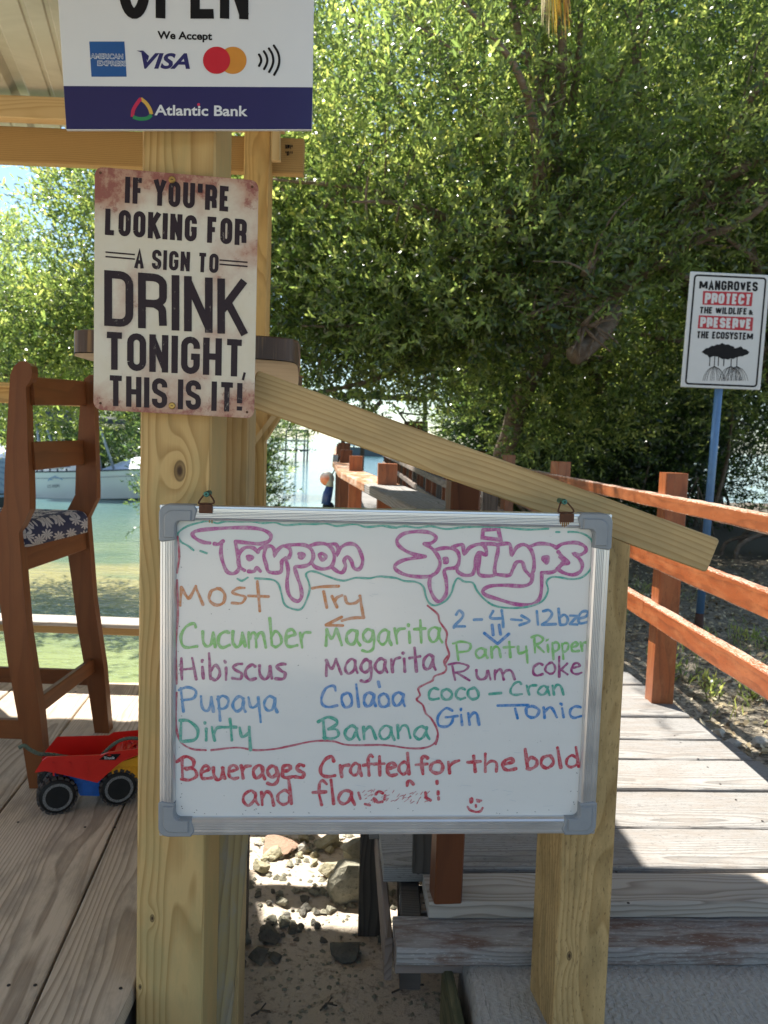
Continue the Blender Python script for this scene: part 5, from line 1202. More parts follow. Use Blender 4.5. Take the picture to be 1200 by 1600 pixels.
# ------------------------------------------------------------------ toy dump truck
def truck():
    wr = onz(92, 1272, 0); wf = onz(190, 1258, 0); d = (wf-wr).normalized(); side = Vector((d.y, -d.x, 0))   # side: towards the viewer
    if side.y > 0: side = -side
    t_ = thing('toy_truck', 'red toy dump truck with blue chassis and black wheels on the deck', 'toy truck', (wr+wf)/2)
    N0 = wr + side*.0; nrm = side
    red = flat('toy_red', (.62, .018, .012), .3, 0, .1, 25); yel = flat('toy_yellow', (.72, .33, .015), .35, 0, .08); blu = flat('toy_blue', (.012, .11, .42), .4, 0, .35, 90)
    t = NT('toy_wheel_print'); o = t.obj(); n = t.noise(o, 700, 2, .7); t.set(Base_Color=t.mix(t.ramp(n, [(.42, 0), (.55, 1)]), (.025, .025, .025), (.24, .24, .235)), Roughness=.6); pr_m = t.m
    tyre = flat('toy_tyre', (.015, .014, .013), .6, 0, .4, 60, .3, spec=.25); tr_d = flat('dusty_tread', (.05, .04, .034), .8, 0, .3, 90, .3)
    def Pn(x, y, off=0): return onp(x, y, N0 - nrm*off, nrm)
    ux = d; uy = zup
    def wheel(px, py, r, off):
        c = Pn(px, py, off); c.z = r
        w_ = .042; V = []; F = []; k_ = 40; g = obj
        prof = [(0, .0), (r*.52, .0), (r*.56, .001), (r*.72, .003), (r*.86, .000), (r*.97, -.006), (r, -.012), (r, -w_+.010), (r*.93, -w_+.002), (r*.6, -w_), (0, -w_)]
        for a_ in range(k_):
            an = 2*math.pi*a_/k_
            for R_, h in prof: V.append(c + (ux*math.cos(an)+uy*math.sin(an))*R_ + nrm*(h))
        m = len(prof)
        for a_ in range(k_):
            b_ = (a_+1) % k_
            for i in range(m-1): F.append((a_*m+i, a_*m+i+1, b_*m+i+1, b_*m+i))
        wh = obj('wheel', V, F, tyre, t_, smooth=True)
        # tread lugs
        L_ = []
        for a_ in range(18):
            an = 2*math.pi*a_/18; e = ux*math.cos(an)+uy*math.sin(an); tg = ux*-math.sin(an)+uy*math.cos(an)
            for s0, s1 in ((-.003, -.020), (-.023, -.040)):
                sh = .12 if s0 < -.01 else 0; an2 = an+sh; e = ux*math.cos(an2)+uy*math.sin(an2); tg = ux*-math.sin(an2)+uy*math.cos(an2); V2 = []
                for rad in (r*.94, r*1.07):
                    for tt in (-.0068, .0068):
                        for s in (s0, s1): V2.append(c+e*rad+tg*tt*(1 if rad < r else .85)+nrm*s)
                L_.append((V2, [(0, 1, 3, 2), (4, 6, 7, 5), (0, 4, 5, 1), (2, 3, 7, 6), (0, 2, 6, 4), (1, 5, 7, 3)]))
        obj('tread', *join(L_), tr_d, wh, fix=True)
        V = []; F = []
        for a_ in range(k_):
            an = 2*math.pi*a_/k_; e = ux*math.cos(an)+uy*math.sin(an); V += [c+e*r*.62+nrm*.0045, c+e*r*.77+nrm*.0042]
        for a_ in range(k_): b_ = (a_+1) % k_; F.append((2*a_, 2*a_+1, 2*b_+1, 2*b_))
        obj('wheel_print', V, F, pr_m, wh)
        V = [c+nrm*.001]+[c+(ux*math.cos(2*math.pi*a_/24)+uy*math.sin(2*math.pi*a_/24))*r*.60+nrm*(.0025) for a_ in range(24)]
        obj('hub', V, [(0, 1+a_, 1+(a_+1) % 24) for a_ in range(24)], MAT['black'], wh)
    wheel(90, 1243, .052, 0); wheel(186, 1234, .052, 0)
    wheel(90, 1243, .052, .115); wheel(186, 1234, .052, .115)
    # chassis
    def side_prism(name, px, d0, d1, mat, par=t_, ch=.002):
        Q = [Pn(*p, d0) for p in px]; o3 = N0 - nrm*d0
        q = [((p-o3).dot(ux), p.z-o3.z) for p in Q]; return obj(name, *prism(q, (o3, ux, uy, nrm), -(d1-d0), 0, ch), mat, par, fix=True)
    side_prism('chassis', [(84, 1212), (150, 1212), (240, 1205), (246, 1222), (214, 1232), (168, 1228), (154, 1243), (126, 1242), (118, 1228)], .022, .10, blu)
    side_prism('cab_base', [(166, 1206), (172, 1196), (215, 1184), (262, 1184), (266, 1214), (206, 1216)], .008, .108, yel)
    side_prism('cab_body', [(180, 1196), (186, 1184), (262, 1166), (290, 1190), (286, 1210), (232, 1212)], .022, .10, yel)
    for x in (176, 184, 192, 200, 208): side_prism('cab_rib', [(x, 1199), (x+4, 1199), (x+3, 1212), (x-1, 1212)], .004, .009, yel, ch=.0005)
    # tipper bed: near side, far side, floor, tail lip
    near = [(56, 1206), (66, 1190), (74, 1185), (158, 1182), (170, 1178), (222, 1171), (222, 1176), (188, 1190), (152, 1222), (118, 1214), (76, 1203)]
    side_prism('bed_side', near, -.012, -.006, red)
    side_prism('bed_rim', [(66, 1190), (74, 1184), (158, 1181), (170, 1177), (224, 1170), (224, 1174), (170, 1182), (158, 1186), (76, 1189), (68, 1194)], -.016, -.004, red)
    farp = [(66, 1186), (72, 1174), (90, 1152), (170, 1150), (178, 1145), (224, 1141), (224, 1171), (170, 1180), (150, 1199), (92, 1192)]
    f_off = .125
    side_prism('bed_side', farp, f_off, f_off+.006, red)
    # floor and ends as quads from near to far
    def quad(name, a, b, th=.004):
        V = [Pn(*a[0], -.007), Pn(*a[1], -.007), Pn(*b[1], f_off+.001), Pn(*b[0], f_off+.001)]
        n = (V[1]-V[0]).cross(V[3]-V[0]).normalized(); V += [v-n*th for v in V]
        obj(name, V, [(0, 1, 2, 3), (7, 6, 5, 4), (0, 4, 5, 1), (1, 5, 6, 2), (2, 6, 7, 3), (3, 7, 4, 0)], red, t_, fix=True)
    quad('bed_floor', ((62, 1201), (150, 1219)), ((76, 1178), (158, 1194)))
    quad('bed_end', ((150, 1219), (190, 1188)), ((158, 1194), (192, 1163)))
    quad('bed_canopy', ((176, 1182), (226, 1174)), ((186, 1156), (226, 1150)))
    # ribs pressed into the bed side, and X bracing of the canopy guard
    for x in (82, 108, 134): side_prism('bed_rib', [(x, 1192), (x+2.2, 1192), (x+3.0, 1212), (x+.8, 1212)], -.0165, -.0115, red, ch=.0006)
    def cb(a, b): board('canopy_bar', Pn(*a[:2], a[2])+zup*.003, Pn(*b[:2], b[2])+zup*.003, .006, .005, red, t_)
    cb((196, 1178, .0), (222, 1152, .10)); cb((222, 1175, .0), (202, 1158, .10)); cb((192, 1178, 0), (198, 1156, .1))
    for x in (190, 206, 219): cb((x, 1178.5, 0), (x+3, 1153.5, .1))
    # black sticker with white word
    pl = Plane(Pn(150, 1180, -.0165), Pn(190, 1176, -.0165), Pn(186, 1190, -.0165), Pn(152, 1190, -.0165))
    poly(pl, [(154.5, 1187), (165, 1178.5), (189, 1177.5), (180, 1187.5)][::-1], .0008, MAT['black_ink'], t_, 'sticker')
    fontline(pl, 'Truck', (162, 1186.3), (179.5, 1185.8), 4.6, flat('sticker_white', (.6, .6, .6), .4), t_, bold=.03, off=.0014)
    poly(pl, [(166, 1181), (171, 1178.6), (174, 1180.6)][::-1], .0013, red, t_, 'sticker_mark')
    # green rope: one end hangs over the tail, the other arcs to the cab; it rests on the truck
    rope = flat('green_rope', (.10, .135, .10), .85, 0, .5, 160, .4)
    def twisted(pts_, r, name, par):
        P = catmull(pts_, 10); parts = []
        for k in range(3):
            Q = []
            for i, p in enumerate(P):
                tg = (P[min(i+1, len(P)-1)]-P[max(i-1, 0)]).normalized(); a = tg.cross(zup).normalized(); b = tg.cross(a); an = i*.75+k*2.094
                Q.append(p+(a*math.cos(an)+b*math.sin(an))*r*.55)
            parts.append(tube(Q, r*.62, 6))
        return parts
    A_ = twisted([Pn(30, 1168, .05), Pn(38, 1165, .05), Pn(48, 1172, .05), Pn(62, 1178, .05), Pn(80, 1179, .06), Pn(98, 1182, .06), Pn(108, 1184, .06), Pn(120, 1192, .06), Pn(140, 1194, .06)], .0052, 'rope', None)
    B_ = twisted([Pn(140, 1194, .06), Pn(156, 1183, .04), Pn(168, 1171, .04), Pn(182, 1160, .04), Pn(198, 1154, .04), Pn(216, 1154, .04), Pn(236, 1158, .04), Pn(256, 1172, .04)], .0048, 'rope', None)
    o = top('rope', *join(A_+B_), rope, Pn(140, 1194, .06), smooth=True); tag(o, 'green twisted rope lying through the red toy dump truck', 'rope')
truck()

# ------------------------------------------------------------------ white boat and its neighbour
def boat():
    Y = 21.; W0 = onz(60, 778, -.7); Y = W0.y
    b_ = thing('boat', 'long white open motor boat with dark canopy frame moored by the mangroves', 'boat', (-8.5, Y, -.7))
    hull_m = flat('boat_white', (.82, .80, .72), .35, 0, .06, 3); deck_m = flat('boat_cover', (.55, .60, .70), .5, 0, .08, 4); dk = flat('boat_dark', (.03, .035, .045), .5); grey = flat('boat_tube', (.30, .32, .34), .35, .4)
    x0 = ony(-70, 775, Y).x; x1 = ony(250, 770, Y).x
    zg = lambda u: .02 + (-.7) + .62 + .30*u**2.2     # gunwale
    st = 16; V = []; F = []; prof = 7; xs = []
    for i in range(st+1):
        u = i/st; x = x0+(x1-x0)*u + (.35*u**3); hw = .95*(1-max(0, (u-.45)/.55)**2.2)+.015; g = zg(u)
        sec = [(-hw, g), (-hw*.97, g-.16), (-hw*.9, -.72+.12*u**3), (0, -.95+.3*u**4), (hw*.9, -.72+.12*u**3), (hw*.97, g-.16), (hw, g)]
        for yy, z in sec: V.append((x + (.45*u**2 if z > -.6 else 0)*(z+.7), Y+.95+yy, z))
    for i in range(st):
        for k in range(prof-1): a = i*prof+k; F.append((a, a+1, a+prof+1, a+prof))
    F.append(tuple(range(prof)))
    obj('hull', V, F, hull_m, b_, fix=True)
    # rub rail stripe and inner deck
    for dz, h, m_ in ((0.0, .035, dk), (-.17, .02, grey)):
        V = []; F = []
        for i in range(st+1):
            q = [Vector(v) for v in [ (x0+(x1-x0)*i/st + .35*(i/st)**3, 0, 0) ]][0]; u = i/st; hw = .95*(1-max(0, (u-.45)/.55)**2.2)+.03
            for z in (zg(u)+dz+h/2, zg(u)+dz-h/2): V.append((q.x+.45*u**2*(zg(u)+.7), Y+.95-hw*(1.0 if dz == 0 else .985), z))
        for i in range(st): F.append((2*i, 2*i+1, 2*i+3, 2*i+2))
        obj('rub_rail', V, F, m_, b_)
    V = []; F = []
    for i in range(st+1):
        u = i/st; x = x0+(x1-x0)*u+.35*u**3 + .45*u**2*(zg(u)+.7); hw = .92*(1-max(0, (u-.45)/.55)**2.2); z = zg(u)-.1 if u < .55 else zg(u)-.04
        rise = .38*smooth(.55, .8, u)
        V += [(x, Y+.95-hw, z), (x, Y+.95, z+rise), (x, Y+.95+hw, z)]
    for i in range(st):
        for k in range(2): F.append((i*3+k, i*3+k+1, i*3+k+4, i*3+k+3))
    obj('bow_deck', V, F, deck_m, b_, fix=True)
    Yt = Y+.35; pt = lambda x, y, dy=0: ony(x, y, Yt+dy)
    for a, c_ in (((152, 656), (178, 733)), ((70, 660), (80, 690)), ((146, 660), (158, 735)), ((64, 740), (58, 655))):
        for dy in (0, 1.1) if a[0] > 100 else (0,): obj('canopy_pole', *tube([pt(*a, dy), pt(*c_, dy)], .035, 8), grey, b_, smooth=True)
    a, c_ = pt(48, 650), pt(168, 658); V = []
    obj('canopy', *join([prism([(a.x, a.z-.10), (c_.x, c_.z-.06), (c_.x, c_.z+.06), ((a.x+c_.x)/2, a.z+.16), (a.x, a.z+.1)], (Vector((0, Yt-.2, 0)), Vector((1, 0, 0)), zup, Vector((0, -1, 0))), -1.7, 0)]), dk, b_, fix=True)
    for x in (58, 66, 78, 90, 104): obj('rail_stanchion', *tube([pt(x, 745), pt(x, 732)], .025, 6), dk, b_)
    obj('hand_rail', *tube([pt(55, 733), pt(110, 729)], .02, 6), grey, b_)
    obj('console', *prism([(pt(84, 742).x, pt(84, 745).z), (pt(118, 742).x, pt(84, 745).z), (pt(116, 742).x, pt(84, 722).z), (pt(88, 742).x, pt(84, 722).z)], (Vector((0, Y+.9, 0)), Vector((1, 0, 0)), zup, Vector((0, -1, 0))), -.8, 0, .03), hull_m, b_, fix=True)
    # registration letters and a leaping fish on the hull side
    ya = Y+.005; pl = Plane(ony(40, 740, ya), ony(140, 735, ya), ony(140, 765, ya), ony(40, 768, ya))
    fontline(pl, 'CC-REEN', (74.5, 762), (93, 761), 4.6, flat('hull_letters', (.12, .12, .13), .5), b_, bold=.02, off=.03)
    strokes(pl, [[(77, 748.5), (82, 746), (88, 745.5), (95, 748), (98, 749)], [(84, 745.5), (87, 743.8)], [(78, 748.5), (76, 751)], [(79, 748.8), (82, 749.4)]], .025, flat('hull_fish', (.25, .36, .48), .5), b_, off=.03, name='hull_mark')
    # neighbour at the left edge of the picture: blue tarpaulin over a dark hull
    n_ = thing('covered_boat', 'blue tarpaulin covered boat at the far left edge moored before the white boat', 'boat', ony(-20, 800, 15.5))
    Yn = 15.5; bl = wood('tarp', (.28, .36, .50), (.10, .16, .30), freq=9, rough=.55); x = lambda px: ony(px, 740, Yn).x; z = lambda py: ony(-20, py, Yn).z
    def loft(name, secs, mat, par):
        V = []; F = []; m = len(secs[0])
        for s0 in secs: V += s0
        for i in range(len(secs)-1):
            for k in range(m-1): F.append((i*m+k, i*m+k+1, (i+1)*m+k+1, (i+1)*m+k))
        F += [tuple(range(m)), tuple((len(secs)-1)*m+k for k in range(m-1, -1, -1))]
        return obj(name, V, F, mat, par, fix=True, smooth=False)
    S1 = []; S2 = []
    for i in range(11):
        u = i/10; xx = x(-150)+(x(13)-x(-150))*u; hw = .7*(1-max(0, (u-.5)/.5)**3)+.02
        S1.append([(xx, Yn-hw+.7, z(778)), (xx, Yn-hw*.8+.7, z(712)-.05*math.sin(u*9)), (xx, Yn+.7, z(692)+.02*math.sin(u*13)-(.22*max(0, u-.6))), (xx, Yn+hw*.8+.7, z(712)), (xx, Yn+hw+.7, z(778))])
        S2.append([(xx, Yn-hw+.7, z(772)), (xx, Yn-hw*.8+.7, -.72), (xx, Yn+hw*.8+.7, -.72), (xx, Yn+hw+.7, z(772))])
    loft('tarpaulin', S1, bl, n_); loft('hull', S2, dk, n_)
boat()
# ------------------------------------------------------------------ fender on a rope by the pier, far jetty, gate on the pier
def fender():
    Y = 6.2; t_ = thing('fender_buoy', 'orange and white ball float on a blue and black fender hanging beside the pier', 'buoy', ony(513, 800, Y))
    def sph(px, py, r, mat, name, sy=1):
        c = ony(px, py, Y); bm = bmesh.new(); bmesh.ops.create_uvsphere(bm, u_segments=20, v_segments=12, radius=r)
        V = [c+Vector((v.co.x, v.co.y, v.co.z*sy)) for v in bm.verts]; bm.verts.index_update(); F = [tuple(v.index for v in f.verts) for f in bm.faces]; bm.free(); obj(name, V, F, mat, t_, smooth=True)
    t = NT('float_ball'); o = t.obj(); sx = t.n('SeparateXYZ'); t.l(o, sx.inputs[0]); n = t.noise(o, 8, 3)
    t.set(Base_Color=t.mix(t.ramp(t.v('ADD', sx.outputs[2], t.v('MULTIPLY', n, .05)), [(.29, 0), (.33, 1)]), (.75, .25, .12), (.80, .72, .62)), Roughness=.4)
    sph(511, 748, .056, t.m, 'ball')
    obj('fender_neck', *tube([ony(517, 742, Y-.03), ony(515, 760, Y-.03)], [.018, .032], 12), flat('fender_grey', (.33, .36, .30), .6), t_, smooth=True)
    obj('fender_body', *tube([ony(516, 759, Y-.03), ony(512, 772, Y-.03), ony(509, 788, Y-.03)], [.028, .038, .036], 14), flat('fender_blue', (.015, .045, .17), .4), t_, smooth=True)
    sph(513, 792, .047, MAT['black'], 'weight', .9)
    obj('cord', *tube([ony(519, 742, Y-.03), ony(526, 728, Y-.04), ony(531, 712, Y-.08)], .005, 6), MAT['black'], t_)
fender()
def jetty():
    Y = 62.; t_ = thing('jetty', 'small open jetty platform on thin stilts far out over the water', 'jetty', ony(465, 715, Y)); m_ = flat('jetty_wood', (.06, .07, .07), .8); pale = flat('jetty_roof', (.5, .42, .33), .7)
    for x in (446, 462, 475, 480):
        for dy in (0, 3): p = ony(x, 712, Y+dy); q = ony(x+1.5, 672 if x > 444 else 690, Y+dy); p.z = -1.2; board('stilt', p, q, .12, .12, m_, t_, up=(0, 1, 0))
    for y0, m2, w_ in ((703, m_, .14), (688, pale, .25), (672, m_, .12)):
        for dy in (0, 3): board('beam', ony(440 if y0 > 672 else 448, y0, Y+dy), ony(481, y0+1, Y+dy), w_, .15, m2, t_)
    a = ony(443, 703, Y+1.5); b = ony(481, 704, Y+1.5); board('floor', a, b, 3.0, .08, m_, t_)
jetty()
def sailboat():
    Y = 90.; t_ = thing('moored_skiff', 'pale canopy roof of a tour boat seen far beyond the pier posts', 'boat', ony(570, 705, Y)); m_ = flat('skiff_white', (.6, .6, .58), .5); dk = flat('skiff_dark', (.08, .1, .11), .6)
    a, b = ony(536, 694, Y), ony(592, 696, Y); board('canopy', a, b, 3, .25, m_, t_)
    for x in (540, 553, 570, 588): q = ony(x, 715, Y); board('stay', ony(x, 696, Y), q, .18, .18, dk, t_, up=(0, 1, 0))
    a, b = ony(534, 712, Y), ony(600, 714, Y); a.z = b.z = -.3; board('hull', a, b, 2.4, 1.1, dk, t_)
sailboat()
def gate():
    Y = 17.5; t_ = thing('pier_gate', 'dark timber gate frame with cross braces spanning the pier beneath the canopy', 'gate', ony(610, 760, Y)); m_ = MAT['old_dark']
    P = lambda x, y: ony(x, y, Y)
    board('lintel', P(520, 617), P(668, 624), .12, .14, m_, t_, up=(0, -1, 0))
    for x0, x1, y1 in ((538, 534, 760), (569, 565, 740), (665, 660, 745), (577, 575, 650)): board('post', P(x0, 620), P(x1, y1), .09 if x0 != 577 else .04, .09, m_, t_, up=(0, -1, 0))
    board('brace', P(597, 626), P(560, 664), .10, .08, m_, t_, up=(0, -1, 0)); board('brace', P(612, 628), P(636, 662), .045, .05, m_, t_, up=(0, -1, 0))
    board('rail', P(625, 645), P(662, 649), .04, .05, m_, t_, up=(0, -1, 0))
    board('wall_board', P(650, 658), P(650, 730), .52, .04, MAT['red_dark'], t_, up=(0, -1, 0))
    a = P(560, 676); 
gate()
# ------------------------------------------------------------------ mangroves
def leaf_mat(name, young=1.0, glossy=.3):
    t = NT(name); at = t.n('Attribute'); at.attribute_name = 'tone'; f = at.outputs['Fac']
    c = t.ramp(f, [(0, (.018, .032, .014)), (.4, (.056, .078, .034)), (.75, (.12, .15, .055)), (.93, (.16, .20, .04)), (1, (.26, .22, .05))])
    tr_c = t.ramp(f, [(0, (.06, .12, .03)), (.4, (.31, .43, .095)), (.75, (.66, .74, .18)), (1, (.80, .76, .18))])
    t.set(Base_Color=c, Roughness=glossy); t.b.inputs['Specular IOR Level'].default_value = .8; t.set(Coat_Weight=.22, Coat_Roughness=.14)
    tr = t.n('BsdfTranslucent'); t.l(tr_c, tr.inputs[0]); mx_ = t.n('MixShader'); mx_.inputs[0].default_value = .58*young
    t.l(t.b.outputs[0], mx_.inputs[1]); t.l(tr.outputs[0], mx_.inputs[2]); t.l(mx_.outputs[0], t.out.inputs[0]); return t.m
LEAF = leaf_mat('mangrove_leaf'); BARK = wood('mangrove_bark', (.17, .12, .085), (.07, .05, .035), freq=60, rough=.9, stain=(.25, .22, .19), stain_amt=.5, bump=.9)
def unit(a): return a/np.maximum(np.linalg.norm(a, axis=-1, keepdims=True), 1e-9)
def leaves(pos, axis, nl, size, tone, rng, L_=.26):
    """pos, axis: (N,3) sprig bases and directions; nl leaves each"""
    N = len(pos); ref = unit(np.cross(axis, rng.normal(size=(N, 3)))); ref2 = np.cross(axis, ref)
    i = np.arange(nl)[None, :]; t_ = (i+.5)/nl; ph = i*2.4+rng.uniform(0, 6.28, (N, 1))
    base = pos[:, None]+axis[:, None]*(t_*L_)[..., None]*size[:, None, None]
    radial = ref[:, None]*np.cos(ph)[..., None]+ref2[:, None]*np.sin(ph)[..., None]
    spread = (1.1-.75*t_)[..., None]
    d = unit(axis[:, None]*.75+radial*spread+rng.normal(0, .22, (N, nl, 3))+np.array([0, 0, .12]))
    nrm = unit(np.cross(d, np.cross(axis[:, None]*1.0+rng.normal(0, .45, (N, nl, 3)), d)))
    side = np.cross(d, nrm); ln = (.076*size[:, None]*rng.uniform(.65, 1.15, (N, nl)))[..., None]; wd = ln*rng.uniform(.125, .17, (N, nl))[..., None]
    b = base; fold = nrm*wd*.35; droop = -nrm*ln*.10
    v = np.stack([b, b+d*ln*.32+side*wd+fold, b+d*ln*.32-side*wd+fold, b+d*ln*.72+side*wd*.8+fold+droop*.4, b+d*ln*.72-side*wd*.8+fold+droop*.4, b+d*ln+droop], axis=2)
    tn = np.clip(tone[:, None]+rng.normal(0, .13, (N, nl))+.12*(t_-.5), 0, 1)
    return v.reshape(-1, 6, 3), tn.reshape(-1)
def leaf_mesh(name, v, tn, mat, parent, loc, kind=True):
    N = len(v); V = (v-np.array(loc)).reshape(-1, 3).astype(np.float32); me = bpy.data.meshes.new(name)
    me.vertices.add(N*6); me.vertices.foreach_set('co', V.ravel())
    o = np.arange(N)[:, None]*6; loops = np.concatenate([o+[0, 2, 1], o+[1, 2, 4, 3], o+[3, 4, 5]], axis=1).astype(np.int32)
    me.loops.add(N*10); me.loops.foreach_set('vertex_index', loops.ravel())
    st = (np.arange(N)[:, None]*10+np.array([0, 3, 7])).astype(np.int32); me.polygons.add(N*3); me.polygons.foreach_set('loop_start', st.ravel())
    me.update(calc_edges=True); at = me.attributes.new('tone', 'FLOAT', 'FACE'); at.data.foreach_set('value', np.repeat(tn, 3).astype(np.float32))
    me.materials.append(mat); ob = bpy.data.objects.new(name, me); C.objects.link(ob)
    if parent: put(ob, Matrix.Translation(loc), parent)
    else: ob.location = loc
    ob['kind'] = 'stuff'; return ob
def crown_pts(c, r, n_cl, n_sp, rng, shell=.72, cl=.34, low=-1.0, squash=1.0):
    """clump centres near the surface of an ellipsoid, sprigs in each clump"""
    n_sp = int(n_sp*1.35)
    d = unit(rng.normal(size=(n_cl*3, 3))); d = d[d[:, 2] > low][:n_cl]
    k = rng.uniform(shell, 1.06, (len(d), 1)); cc = np.array(c)+d*k*np.array(r)
    idx = rng.integers(0, len(cc), n_sp); q = np.clip(rng.normal(0, 1, (n_sp, 3)), -1.9, 1.9)*cl*np.array([1, 1, .75*squash])
    pos = cc[idx]+q; outw = unit(d[idx]*.7+unit(q)*.7+np.array([0, 0, .55])+rng.normal(0, .35, (n_sp, 3)))
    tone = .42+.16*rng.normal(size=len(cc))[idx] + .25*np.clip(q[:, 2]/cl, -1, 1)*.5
    return pos, outw, tone
def limb(a, b, r0, r1, rr, sag=.12, n=7):
    a = Vector(a); b = Vector(b); d = (b-a); o1 = Vector((rr.uniform(-1, 1), rr.uniform(-1, 1), rr.uniform(-.6, 1)))*d.length*sag; P = []
    for i in range(n+1):
        t_ = i/n; P.append(a.lerp(b, t_)+o1*math.sin(math.pi*t_)+Vector((rr.uniform(-1, 1), rr.uniform(-1, 1), rr.uniform(-1, 1)))*d.length*.012)
    return tube(P, [r0+(r1-r0)*i/n for i in range(n+1)], 7)
def tree(label, base, fork, crowns, seed, nl=10, trunk_r=.11, roots=10, group=None, mat=None, name='mangrove_tree', limbs=12, size=1.0, twigs=60, dark=0., front=0):  # dark lowers leaf tone, putting canopy shade into the leaf colour
    rng = np.random.default_rng(seed); rr = random.Random(seed); base = Vector(base)
    t_ = thing(name, label, 'tree', base, group=group); fork = Vector(fork)
    V, F = limb(base-zup*.2, fork, trunk_r, trunk_r*.75, rr, .08, 9); obj('trunk', V, F, BARK, t_, smooth=True)
    P = []; A = []; T = []; Z = []; br = []; tw = []
    for c, r, n_cl, n_sp in crowns:
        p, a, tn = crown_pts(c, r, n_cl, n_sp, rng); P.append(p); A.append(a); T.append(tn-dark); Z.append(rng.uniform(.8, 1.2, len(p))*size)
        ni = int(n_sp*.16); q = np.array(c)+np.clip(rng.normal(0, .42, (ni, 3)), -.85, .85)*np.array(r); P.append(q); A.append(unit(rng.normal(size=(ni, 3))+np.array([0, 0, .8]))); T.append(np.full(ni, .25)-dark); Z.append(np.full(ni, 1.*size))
        nb = max(3, int(limbs/len(crowns)))
        for k in range(nb):
            e = p[rr.randrange(len(p))]; m = fork.lerp(Vector(e), rr.uniform(.35, .6))+Vector((0, 0, rr.uniform(-.1, .3)))
            br.append(limb(fork, m, trunk_r*.6, trunk_r*.32, rr, .15, 5)); br.append(limb(m, e, trunk_r*.32, .008, rr, .12, 6))
            for j in range(int(twigs/limbs)):
                e2 = p[rr.randrange(len(p))]
                if (Vector(e2)-m).length < max(r)*1.1: tw.append(limb(m.lerp(Vector(e), rr.uniform(0, .8)), e2, .014, .004, rr, .15, 4))
    if front:
        allp = np.concatenate(P[::2]); fr_ = allp[allp[:, 1] < np.percentile(allp[:, 1], 22)]
        for k in range(front):
            e = Vector(fr_[rr.randrange(len(fr_))]); m = fork.lerp(e, .45)+Vector((rr.uniform(-.3, .3), -.35, rr.uniform(.0, .5)))
            br.append(limb(fork, m, trunk_r*.55, trunk_r*.36, rr, .1, 5)); br.append(limb(m, e+Vector((0, -.08, .1)), trunk_r*.36, .008, rr, .14, 7))
            for j in range(4):
                a_ = m.lerp(e, rr.uniform(.2, .9)); tw.append(limb(a_, a_+Vector((rr.uniform(-.5, .5), rr.uniform(-.25, .05), rr.uniform(-.2, .6))), .012, .004, rr, .15, 4))
    obj('branches', *join(br), BARK, t_, smooth=True)
    if tw: obj('twigs', *join(tw), BARK, t_)
    v, tn = leaves(np.concatenate(P), np.concatenate(A), nl, np.concatenate(Z), np.concatenate(T), rng); leaf_mesh('crown', v, tn, mat or LEAF, t_, base)
    if roots:
        q = []
        for k in range(roots):
            an = rr.uniform(0, 6.28); h = rr.uniform(.25, .9); l = rr.uniform(.35, .95); a = base+(fork-base)*min(.9, h/max(.5, (fork-base).length)); 
            e = base+Vector((math.cos(an)*l, math.sin(an)*l, -.25)); m = (a+e)/2+Vector((math.cos(an), math.sin(an), 1.1))*l*.25
            q.append(tube(catmull([a, m, e+Vector((0, 0, .3)), e], 4), .018+.012*rr.random(), 6))
        obj('prop_roots', *join(q), BARK, t_, smooth=True)
    return t_
GR = 'mangrove trees round the bay'
# near right hand mass (bright upper canopy leaning over the pier)
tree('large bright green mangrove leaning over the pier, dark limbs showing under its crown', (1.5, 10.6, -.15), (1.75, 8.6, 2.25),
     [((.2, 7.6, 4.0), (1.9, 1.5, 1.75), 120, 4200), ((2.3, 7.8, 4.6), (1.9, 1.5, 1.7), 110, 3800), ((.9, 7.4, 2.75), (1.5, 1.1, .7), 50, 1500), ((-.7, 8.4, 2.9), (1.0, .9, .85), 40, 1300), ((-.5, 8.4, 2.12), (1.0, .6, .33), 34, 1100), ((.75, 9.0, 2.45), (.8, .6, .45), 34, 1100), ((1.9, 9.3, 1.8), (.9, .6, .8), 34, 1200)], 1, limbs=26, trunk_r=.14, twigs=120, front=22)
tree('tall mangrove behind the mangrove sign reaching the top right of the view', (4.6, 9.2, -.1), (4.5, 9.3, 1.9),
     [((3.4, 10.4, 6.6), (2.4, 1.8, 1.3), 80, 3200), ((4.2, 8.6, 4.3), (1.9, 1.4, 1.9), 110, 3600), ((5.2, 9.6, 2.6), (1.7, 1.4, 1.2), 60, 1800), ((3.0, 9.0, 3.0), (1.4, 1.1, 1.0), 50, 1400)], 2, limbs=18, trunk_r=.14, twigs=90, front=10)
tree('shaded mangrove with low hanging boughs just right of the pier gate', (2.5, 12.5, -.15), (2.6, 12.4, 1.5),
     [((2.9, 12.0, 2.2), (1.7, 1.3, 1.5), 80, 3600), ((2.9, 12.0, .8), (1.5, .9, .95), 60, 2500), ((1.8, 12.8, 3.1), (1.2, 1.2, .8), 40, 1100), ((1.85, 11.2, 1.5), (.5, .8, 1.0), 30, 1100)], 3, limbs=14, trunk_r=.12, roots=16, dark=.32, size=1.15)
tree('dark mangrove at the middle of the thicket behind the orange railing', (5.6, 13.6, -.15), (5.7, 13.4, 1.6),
     [((5.1, 12.9, 3.2), (1.9, 1.3, 1.5), 80, 3200), ((4.5, 13.0, 1.2), (1.15, 1.0, 1.1), 50, 2300)], 4, limbs=14, trunk_r=.12, roots=16, dark=.32, size=1.15)
